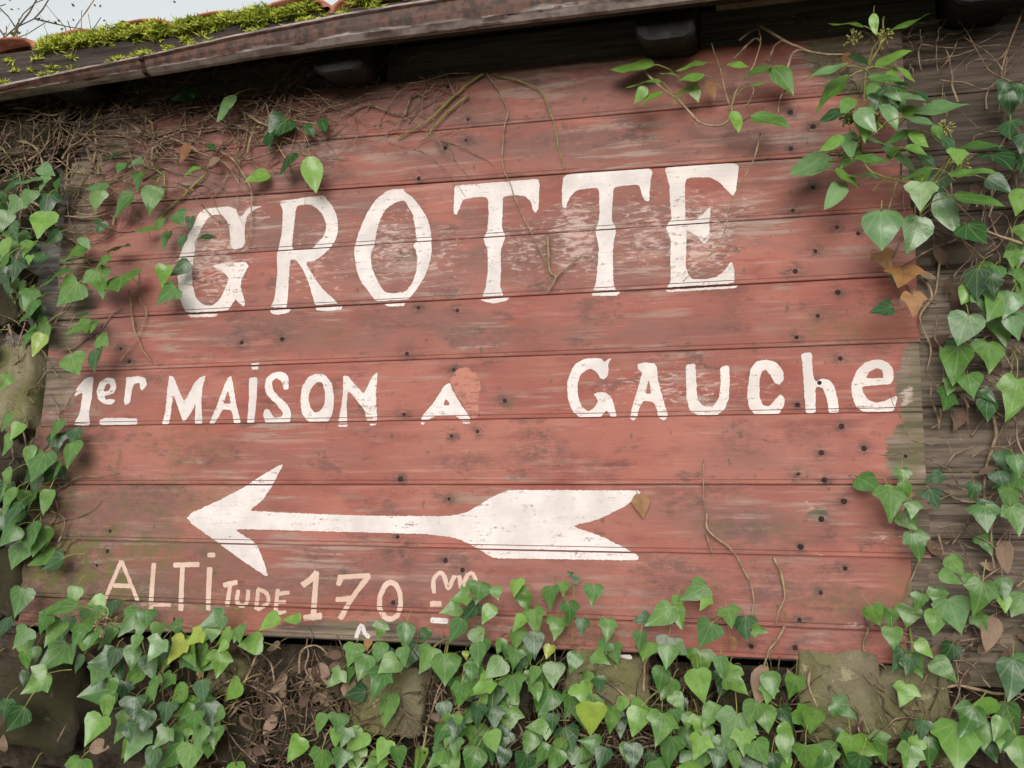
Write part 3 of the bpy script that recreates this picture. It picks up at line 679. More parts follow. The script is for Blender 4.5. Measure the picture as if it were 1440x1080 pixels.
while z < .98:
    x = EX0
    while x < EX1:
        w = sr.uniform(.15, .30); h = sr.uniform(.15, .2); cx = x+w/2
        ok = (z < -.43) or (cx+w/2 < XL-.03)
        for (a, c, ww, hh) in taken:
            if abs(cx-a) < (w+ww)*.42 and abs(z-c) < (h+hh)*.42: ok = False
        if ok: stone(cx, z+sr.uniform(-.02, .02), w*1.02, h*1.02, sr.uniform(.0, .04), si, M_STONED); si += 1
        x += w
    z += .165
vs, fs = [], []      # earth and mortar packed behind the stones
nx, nz = 60, 50
for j in range(nz+1):
    for i in range(nx+1):
        x = EX0+(EX1-EX0)*i/nx; z = GROUND+(-.345-GROUND)*j/nz
        vs.append((x, .062+mnoise.noise((x*5, z*5, 1))*.025, z))
for j in range(nz):
    for i in range(nx):
        a = j*(nx+1)+i; fs.append((a, a+1, a+nx+2, a+nx+1))
mesh('mortar', vs, fs, M_MORTAR, stonew, True)
vs, fs = [], []
for j in range(31):
    for i in range(21):
        x = EX0+(XL-.012-EX0)*i/20; z = -.35+1.3*j/30
        vs.append((x, .050+mnoise.noise((x*5, z*5, 1))*.02, z))
for j in range(30):
    for i in range(20):
        a = j*21+i; fs.append((a, a+1, a+22, a+21))
mesh('mortar', vs, fs, M_MORTAR, stonew, True)

# ------------------------------------------------------------------ ivy
HALF = {
 'h0': [(0, 0), (.14, -.05), (.32, -.01), (.46, .14), (.42, .34), (.29, .54), (.16, .74), (.06, .90), (0, 1)],
 'h1': [(0, 0), (.16, -.08), (.36, -.06), (.50, .09), (.47, .28), (.34, .46), (.19, .67), (.07, .87), (0, 1)],
 'h2': [(0, 0), (.12, -.03), (.28, .01), (.40, .15), (.41, .32), (.31, .53), (.19, .73), (.08, .90), (0, 1.02)],
 'h3': [(0, 0), (.13, -.09), (.30, -.09), (.44, .03), (.47, .21), (.38, .43), (.25, .63), (.10, .84), (0, 1)],
 't0': [(0, 0), (.16, -.10), (.31, -.10), (.42, .02), (.57, .26), (.36, .36), (.28, .52), (.13, .80), (0, 1.03)],
 't1': [(0, 0), (.14, -.06), (.35, -.06), (.55, .12), (.50, .27), (.36, .37), (.29, .55), (.13, .80), (0, 1.03)],
 'o0': [(0, 0), (.10, .02), (.23, .12), (.31, .28), (.31, .45), (.24, .64), (.14, .82), (.05, .94), (0, 1)],
 'o1': [(0, 0), (.10, .00), (.26, .10), (.37, .26), (.35, .43), (.25, .62), (.13, .80), (.04, .93), (0, 1)]}
_lm = {}
def leaf_mesh(shape, tint, var):
    key = (shape, tint, var)
    if key in _lm: return _lm[key]
    r = random.Random(hash((shape, var)) & 0xffff if False else sum(map(ord, shape))*31+var*7)
    fold = r.uniform(-.10, .32); droop = r.uniform(-.10, .40); side = r.uniform(-.05, .35); wav = r.uniform(.01, .04); ph = r.uniform(0, 6); sk = r.uniform(-.07, .07)
    H = HALF[shape]; n = len(H); vs, uv, fs = [], [], []
    asym = (r.uniform(.86, 1.12), r.uniform(.86, 1.12))
    mids = [0, 0.02, .06, .16, .30, .46, .64, .83, 1.0]
    mids = [m*H[-1][1] for m in mids]
    def add(x, y):
        z = fold*abs(x)-side*x*x*1.6-droop*(max(0, y)**2)*.5+wav*math.sin(9*y+ph+3*x)
        vs.append((x+sk*math.sin(3*y), y, z)); uv.append((x, y)); return len(vs)-1
    mid = [add(0, m) for m in mids]
    for sgn, A in ((1, asym[0]), (-1, asym[1])):
        inn = [mid[0]]+[add(sgn*A*H[i][0]*.55, mids[i]*.45+H[i][1]*.55) for i in range(1, n-1)]+[mid[-1]]
        out = [mid[0]]+[add(sgn*A*H[i][0], H[i][1]+r.uniform(-.015, .015)) for i in range(1, n-1)]+[mid[-1]]
        for i in range(n-1):
            for p, q in ((mid, inn), (inn, out)):
                f = [p[i], q[i], q[i+1], p[i+1]]
                g_ = []
                for v in f:
                    if v not in g_: g_.append(v)
                if len(g_) >= 3: fs.append(tuple(g_) if sgn > 0 else tuple(reversed(g_)))
    nl = len(fs)
    L = r.uniform(.45, .9); bx = r.uniform(-.25, .25)
    tube_vf([(0, .03, -.006), (bx*.2, -.18*L, -.05), (bx*.6, -.55*L, -.22), (bx, -.85*L, -.55)], .016, .019, 3, vs, fs)
    uv += [(0, 0)]*(len(vs)-len(uv))
    me = bpy.data.meshes.new('leaf'); me.from_pydata(vs, [], fs)
    me.materials.append(LEAF[tint]); me.materials.append(M_VINE if tint in 'bgk' else M_VINEG)
    ul = me.uv_layers.new(name='UVMap')
    for po in me.polygons:
        po.use_smooth = True
        if po.index >= nl: po.material_index = 1
        for li in po.loop_indices: ul.data[li].uv = uv[me.loops[li].vertex_index]
    me.update(); _lm[key] = me
    return me
lr = random.Random(11)
def leaf(parent, px, py, size, ang, tint, shp, Y, tilt=None):
    """one leaf centred at a surveyed spot, size in photograph pixels; ang 0 = tip down, 90 = tip to the left"""
    c = at(px, py, Y); dist = (c-CAM).length; s = size*dist/FPX
    a = math.radians(ang)
    if shp == 'h': shape = lr.choice(['h0', 'h0', 'h1', 'h2', 'h2', 'h3', 't0', 't1', 't0'])
    elif shp == 'o': shape = lr.choice(['o0', 'o1'])
    else: shape = shp
    t = lr.gauss(.22, .22) if tilt is None else tilt
    yv = Vector((-math.sin(a), -t, -math.cos(a))).normalized()
    s *= 1/max(.75, math.sqrt(1-yv.y**2))
    nz = Vector((lr.gauss(.02, .28), -1, lr.gauss(.30, .26)))
    if shp == 'o' and abs(ang) > 45 and tint not in 'bgk': nz.z = lr.uniform(.65, 1.35)
    nz = (nz-yv*nz.dot(yv)).normalized(); xv = yv.cross(nz)
    o = link('dead_leaf' if tint in 'bgk' else 'leaf', leaf_mesh(shape, tint, lr.randrange(5)), parent)
    m = Matrix((xv, yv, nz)).transposed().to_4x4()
    m = m @ Matrix.Diagonal((s*lr.uniform(.84, 1.12)*(.8 if shp == 'o' else 1), s, s, 1))
    m.translation = c-yv*s*.45-wloc(parent)
    o.matrix_local = m
    return o
def parse(txt):
    for e in txt.replace('\n', ';').split(';'):
        f = e.split()
        if len(f) >= 5: yield float(f[0]), float(f[1]), float(f[2]), float(f[3]), f[4][0], (f[4][1:] or 'h')
def ivy(label, spot):
    p = at(*spot); return thing('ivy_plant', label, 'ivy', p, 'ivy growing round the sign')
IV = {
 'left': ivy('ivy curtain climbing the stones beside the 1er end of the sign', (20, 800)),
 'topleft': ivy('small ivy spray hanging over the R of the top word', (410, 200)),
 'botleft': ivy('glossy ivy mound under the altitude line beside a dark stone', (200, 1000)),
 'botmid': ivy('thick ivy carpet climbing over the m and below the arrow tail', (720, 1000)),
 'botright': ivy('ivy creeping over pale stones below the unlettered end of the sign', (1100, 1000)),
 'right': ivy('ivy curtain on the grey boards beyond the word GAUCHE', (1400, 800)),
 'branch': ivy('flowering ivy branch with narrow glossy leaves above GAUCHE', (1240, 200)),
 'sprig': ivy('small ivy sprig on a curved stem above the second T and E', (1000, 150)),
}
DEP = {'left': (.045, .10), 'topleft': (.03, .07), 'botleft': (.06, .16), 'botmid': (.035, .11), 'botright': (.04, .12), 'right': (.04, .11), 'branch': (.08, .20), 'sprig': (.05, .10)}
R1 = """575 370 60 0 d;770 400 80 60 d;820 395 55 0 d;895 365 80 0 d;955 450 150 40 po;480 660 120 -80 do;580 690 75 -90 p;505 710 55 0 m;585 765 85 10 m;670 740 80 -90 mo;410 790 120 80 po;405 845 95 10 m;520 860 140 30 m;640 840 115 0 m
120 770 90 60 p;200 720 95 -50 p;180 775 80 0 p;250 770 90 0 m;190 860 100 0 d;120 840 90 20 m;175 940 125 -20 l;20 930 90 0 m;20 1050 90 0 l;120 1050 80 0 m;755 920 75 -20 m;670 945 75 0 m;615 965 75 80 mo;800 940 55 0 d;700 1010 95 -10 m;770 1020 65 0 d;870 1000 85 -90 do
350 1020 90 -60 po;320 1060 100 60 m;500 1050 130 -80 do;815 720 70 60 lo;890 615 80 -70 do;60 870 80 20 m;60 980 90 -20 d;230 1000 70 30 d;420 960 60 10 d"""
R1B = "1170 545 130 30 d;1140 590 75 0 d;1300 545 95 -40 do;1365 520 100 -20 do;1205 695 110 0 d;1320 730 170 -20 lo;1085 745 95 60 l"
R4 = """125 15 45 0 l;165 15 60 0 d;310 12 110 80 po;430 20 65 0 m;240 80 150 60 mo;290 160 135 40 m;420 115 120 -10 m;510 115 125 -30 m;690 85 95 10 l;760 50 95 30 d;700 160 105 40 m;30 120 110 0 d;115 180 90 0 m;110 235 115 0 m;120 330 65 90 m;160 370 100 20 y;20 530 75 30 l;350 245 90 -80 do;330 300 85 60 m;390 295 65 0 m;430 360 85 -80 m;400 435 105 -10 d;320 455 115 -30 m
235 735 95 10 m;310 760 75 0 d;295 840 115 0 m;30 800 85 30 m;120 840 95 0 m;165 890 125 0 m;235 900 75 0 m;150 960 95 0 d;30 960 115 20 m;40 1030 125 30 m;200 1035 115 0 m;70 740 85 20 l;15 700 80 0 m;60 60 90 10 d;15 30 80 30 m;60 1080 90 0 d"""
R7A = "60 20 105 60 m;30 100 95 20 m;130 95 115 0 m;10 30 90 0 d"
R7 = """80 380 125 0 m;250 405 165 80 mo;310 350 75 0 m;390 410 95 70 l;475 400 65 0 d;385 450 115 0 m;10 490 90 0 d;90 530 95 20 m;110 580 95 -10 m;110 625 75 0 m;180 470 95 20 m;225 510 115 10 m;285 480 75 0 m;330 520 105 0 m;220 610 135 40 m;150 600 65 0 m;375 530 95 0 m;470 510 85 -10 p;545 460 105 30 m;620 450 75 -10 m;590 490 85 0 p;665 510 85 0 l;735 480 75 80 m;575 555 75 0 m;655 580 95 20 p;745 585 105 40 y;820 530 85 30 y;895 455 85 60 m;900 515 65 0 l;940 570 65 40 l;1060 555 105 80 l;1135 465 95 60 l;1235 455 85 60 l;990 525 45 0 m
555 610 95 0 m;630 650 105 -30 m;400 690 95 30 p;560 695 115 30 m;430 620 95 60 d;410 760 135 70 m;330 640 75 0 d;150 720 115 40 m;100 700 65 0 d;755 775 115 40 m;650 740 85 0 m;450 820 95 0 m;520 760 90 10 d;570 830 105 0 d;610 890 95 0 d;700 850 95 0 d;780 840 80 10 m;825 880 85 -20 m;920 860 75 30 m;520 910 105 20 l;395 920 115 20 l;570 980 115 20 p;770 940 105 -30 l;840 950 90 10 m;905 950 85 0 m;715 1020 145 60 m;800 1040 115 0 m;880 1010 65 0 m;70 870 125 30 d;20 830 80 0 d
480 620 90 0 d;500 680 80 -20 d;620 780 90 20 m;700 600 70 0 d;470 740 80 10 m;540 930 90 -20 d;640 1040 100 10 d;680 950 90 30 m"""
R7M = "1410 700 95 20 m;1350 890 85 20 m;1425 890 80 0 m;1240 1000 125 20 l;1415 950 85 10 l;1350 1060 115 0 m"
R8 = """460 410 95 80 m;575 340 95 0 m;500 360 85 80 m;655 340 65 -30 m;735 320 75 10 l;770 335 55 0 m;550 420 95 30 d;620 430 95 20 l;485 495 105 30 m;580 530 95 -30 m;270 520 125 0 m;160 500 75 0 m;355 520 65 20 d;780 380 85 0 m;880 360 105 0 m;935 325 65 0 m;990 290 45 0 d;965 265 25 0 d;1060 350 95 0 m;960 425 95 -20 m;815 465 115 0 m;750 470 85 20 l;905 485 95 0 m;1015 485 75 0 d;1120 500 105 0 m;735 535 95 20 m;815 560 125 0 d;670 565 75 0 m;600 570 80 10 m;575 600 95 0 m;525 605 45 0 y;875 590 65 0 y;45 600 95 20 m;160 590 85 0 m;110 560 50 0 b;90 650 95 10 m;265 610 95 -10 m;200 650 95 60 m;355 620 125 20 m;435 660 125 0 m;730 620 85 0 m;650 660 105 20 m;980 635 95 20 m;900 685 115 0 m;1095 615 85 -60 m
150 725 125 0 m;60 770 95 60 d;30 690 75 0 m;195 830 130 -5 m;500 770 105 20 m;590 740 115 60 l;645 775 125 10 d;725 740 115 0 m;815 720 115 -10 m;860 800 125 10 m;955 815 105 0 m;1030 770 125 -40 l;1090 725 75 0 d;1030 700 65 0 m;1060 870 140 0 y;1145 870 95 0 d;570 860 105 0 d;640 870 85 0 d;450 950 85 0 m;560 960 115 10 m;640 965 95 -20 l;850 920 95 0 d;890 890 80 0 d;960 960 105 -20 d;60 970 105 30 l;175 1010 95 10 l;60 1040 115 0 l;240 1040 95 -20 m;400 1040 105 20 m;555 1050 135 20 m;820 1030 125 0 m;1010 1060 145 0 m;480 990 80 0 m;10 950 80 0 m;760 1060 90 10 d;680 1040 80 0 d;1100 1040 90 10 d"""
R8R = "1260 540 85 20 m;1270 460 75 90 d;1345 435 135 60 m;1420 440 105 0 m;1415 385 80 0 m;1245 880 115 20 l;1340 910 125 20 m;1405 880 95 0 m;1375 745 115 20 m;1375 610 105 0 m;1370 565 85 10 d;1420 800 85 -30 m;1230 1030 105 0 d;1380 1010 125 10 m;1300 1060 100 0 d"
R9 = """50 340 125 60 m;90 385 75 30 l;195 445 95 -20 m;100 520 125 30 m;270 490 95 0 d;325 500 65 -60 m;70 640 125 10 m;165 650 95 0 m;75 730 135 0 l;225 730 105 -30 m;465 740 105 20 m;205 930 170 5 p;350 865 115 -10 m;480 860 95 60 l;555 885 95 20 m;680 840 115 -50 m;20 880 80 0 m;65 905 85 0 l;110 940 75 0 m;60 990 105 10 l;145 1040 95 0 d;220 1050 95 20 m;330 1010 95 -30 m;435 990 115 0 m;525 1040 115 10 m;665 960 85 20 d;705 1000 95 0 m;820 1000 115 -20 m;160 450 40 0 b;600 1060 100 0 m;740 1070 100 10 d;380 1060 90 0 d"""
R9R = """930 770 95 20 l;1010 920 85 0 d;1040 1010 115 0 m;950 1045 125 0 m;1170 980 155 20 l;1260 830 175 60 lo;1200 880 135 30 m;1380 870 135 0 m;1330 910 100 20 m;1270 945 95 0 m;1350 960 85 0 m;1420 1020 125 0 m;1385 700 150 10 d;1105 665 125 -30 m;985 145 125 0 m;960 40 95 -30 m;880 10 75 0 m;1280 20 105 0 m;1400 35 115 0 m;1130 275 95 -50 m;1080 370 95 0 m;1065 460 105 10 m;1145 435 145 -5 p;1245 360 135 20 m;1215 290 75 0 m;1355 320 85 0 m;1355 385 65 0 l;1420 390 115 20 m;815 435 80 -30 m;870 450 85 0 m;950 440 95 0 m;1000 380 75 20 m;885 530 85 0 m;1020 575 85 -40 l;950 650 75 10 d"""
R3 = """700 100 130 100 lo;810 95 85 -10 lo;945 95 130 -100 lo;880 245 115 -95 lo;740 245 95 -45 do;615 305 150 80 po;630 385 150 55 mo;850 330 115 -70 mo;925 355 75 -60 do;800 385 85 0 mo;890 400 85 -30 d;960 405 115 -60 po;1010 400 80 -50 do;1085 460 155 -85 po;870 480 115 -20 po;630 490 105 60 do;690 440 85 30 mo;760 510 135 0 lo;1005 515 135 -50 po;930 570 125 70 mo;995 580 95 -30 lo;1075 555 70 -20 mo;710 605 120 -20 po;630 600 105 70 lo;540 685 165 50 po;700 660 95 30 mo;790 665 115 -70 mo;910 660 160 -50 po;985 630 85 -50 mo;1030 675 75 -40 do;1240 615 135 -90 mo;1120 605 85 -20 do;990 725 105 80 mo;1215 735 165 -80 mo;645 810 135 45 po;840 960 155 8 ph2;975 985 125 20 ph2;1005 825 95 0 m;1120 890 155 -20 po;1240 840 155 -70 mo;1240 985 115 -20 d;1330 780 90 -40 d;1160 660 70 20 l;1080 780 90 0 d;820 440 70 20 d;720 500 60 20 d"""
R3R = "1430 850 105 30 l;1380 440 115 0 d;1350 380 75 20 d;1430 390 85 0 d;1385 545 95 0 d;1340 680 125 -30 d;1430 690 95 0 d;1410 1070 115 0 m;1440 600 90 10 d;1440 980 95 0 m"
R3S = "230 270 95 -50 lo;325 300 105 80 mo;320 350 105 -85 lo;420 330 135 -40 mo;225 510 105 10 lo;365 510 155 -50 mo;40 275 115 80 lo;40 325 105 75 lo;10 380 75 60 lo;50 390 75 -30 lo;-210 285 165 95 lo;-160 345 135 90 lo;-180 395 85 40 lo;-130 410 105 70 lo;-60 310 65 80 mo"
R6 = """835 225 105 70 d;905 100 65 0 d;1185 310 155 30 m;1245 110 125 20 d;1280 80 125 40 m;1200 165 85 30 l;1150 450 180 20 m;1290 425 135 -5 m;1215 545 115 -20 m;1130 550 85 10 m;1105 610 95 20 m;1270 205 115 0 p;1330 210 125 20 m;1370 205 135 40 p;1400 280 135 0 p;1350 310 125 0 m;1390 600 180 5 l;1390 15 85 0 m;1420 90 95 0 m;1430 140 95 20 m;780 955 115 -40 m;870 1000 75 0 m;925 935 85 0 m;935 1000 95 0 m;875 1045 125 10 m;965 1070 75 0 m;1060 935 85 60 d;1060 1025 85 -30 d;1225 995 85 0 d;1345 945 85 0 d;1380 1035 115 0 m;1410 885 105 0 m;1350 860 75 0 d;1280 1075 95 0 d;1310 130 100 0 d;1150 390 90 0 d"""
R6D = "970 205 115 0 b;920 90 130 10 b;850 20 100 -20 b"
def put(key, txt, ox, oy):
    lo, hi = DEP[key]
    for x, y, s, a, t, sh in parse(txt):
        leaf(IV[key], ox+x/3, oy+y/3, s/3*lr.uniform(.86, 1.0)*(1.2 if key == 'branch' else 1.15 if key == 'sprig' else 1), a+lr.gauss(0, 9), t, sh, -lr.uniform(lo, hi))
put('left', R1, 0, 0); put('topleft', R1B, 0, 0); put('left', R4, 0, 360); put('left', R7A, 0, 720); put('botleft', R7, 0, 720); put('botmid', R7M, 0, 720)
put('botmid', R8, 480, 720); put('botright', R8R, 480, 720); put('botright', R9, 960, 720); put('right', R9R, 960, 720)
put('branch', R3, 960, 0); put('right', R3R, 960, 0); put('sprig', R3S, 960, 0); put('right', R6, 960, 360); put('right', R6D, 960, 360)
for x, y, s, a, t in ((1070, 960, 52, 10, 'g'), (284, 935, 32, 0, 'b'), (1415, 780, 42, 5, 'g'), (1000, 125, 30, -20, 'b'), (1102, 866, 14, 0, 'b'), (1395, 890, 44, 20, 'g'), (640, 1015, 36, 30, 'g'), (1190, 85, 30, 20, 'b'), (260, 215, 30, 20, 'b'), (300, 228, 22, 20, 'g'), (1030, 905, 22, -10, 'b')):
    leaf(IV['botright' if y > 500 and x > 1000 else 'botmid' if y > 500 and x > 400 else 'botleft' if y > 500 else 'left' if x < 500 else 'branch'], x, y, s, a, t, 'o', -.05)
# filler leaves: lower depth, plus what goes on beyond the picture's edges
def fill(key, n, x0, x1, y0, y1, tints, s0=24, s1=38, lo=.02, hi=.06, avoid=()):
    k = 0
    while k < n:
        x, y = lr.uniform(x0, x1), lr.uniform(y0, y1)
        if any(abs(x-a) < w and abs(y-b) < h for a, b, w, h in avoid): k += .25; continue
        leaf(IV[key], x, y, lr.uniform(s0, s1), lr.gauss(5, 30), lr.choice(tints), 'h', -lr.uniform(lo, hi)); k += 1
AV = [(550, 985, 60, 60), (1190, 985, 70, 60), (100, 985, 120, 70), (390, 975, 110, 75), (850, 950, 60, 30), (1270, 990, 60, 50)]
fill('botleft', 30, 120, 340, 890, 1080, 'dmml', 24, 36, .04, .12, avoid=[AV[2]]); fill('botmid', 62, 430, 960, 905, 1085, 'dmmml', 24, 36, .03, .09, avoid=AV); fill('botright', 30, 960, 1300, 925, 1085, 'dmml', 24, 36, .03, .09, avoid=AV)
fill('right', 10, 1330, 1445, 380, 1080, 'ddm'); fill('left', 34, -10, 80, 240, 800, 'ddmm', avoid=[(30, 560, 30, 80)])
fill('botleft', 30, -120, 300, 1085, 1260, 'dmm'); fill('botmid', 50, 300, 960, 1088, 1260, 'dmml'); fill('botright', 30, 960, 1300, 1088, 1260, 'dmm'); fill('right', 60, 1450, 1640, 100, 1200, 'dmml', 28, 44); fill('left', 60, -220, -10, 150, 1060, 'dmml', 28, 44)
for _ in range(14):
    x = lr.gauss(1260, 55); y = lr.gauss(195, 62)
    if 1140 < x < 1420 and y > 80: leaf(IV['branch'], x, y, lr.uniform(28, 46), lr.choice([-75, -55, -20, 10, 55, 75])+lr.gauss(0, 15), lr.choice('mpppll'), 'o', -lr.uniform(.07, .17))
for _ in range(130):     # dry litter caught among the stems
    x, y = lr.choice([(lr.uniform(240, 490), lr.uniform(905, 1080)), (lr.uniform(240, 490), lr.uniform(905, 1080)), (lr.uniform(480, 1300), lr.uniform(925, 1085)), (lr.uniform(1305, 1445), lr.uniform(150, 1080)), (lr.uniform(0, 250), lr.uniform(880, 1080))])
    if any(abs(x-a) < w*.8 and abs(y-b) < h*.7 for a, b, w, h in AV if (a, b) != (390, 975)): continue
    k = 'left' if y < 400 and x < 500 else 'right' if x > 1300 else 'botleft' if x < 480 else 'botmid' if x < 960 else 'botright'
    leaf(IV[k], x, y, lr.uniform(18, 34), lr.uniform(-180, 180), lr.choice('kkkg'), 'o', -lr.uniform(.004, .03))

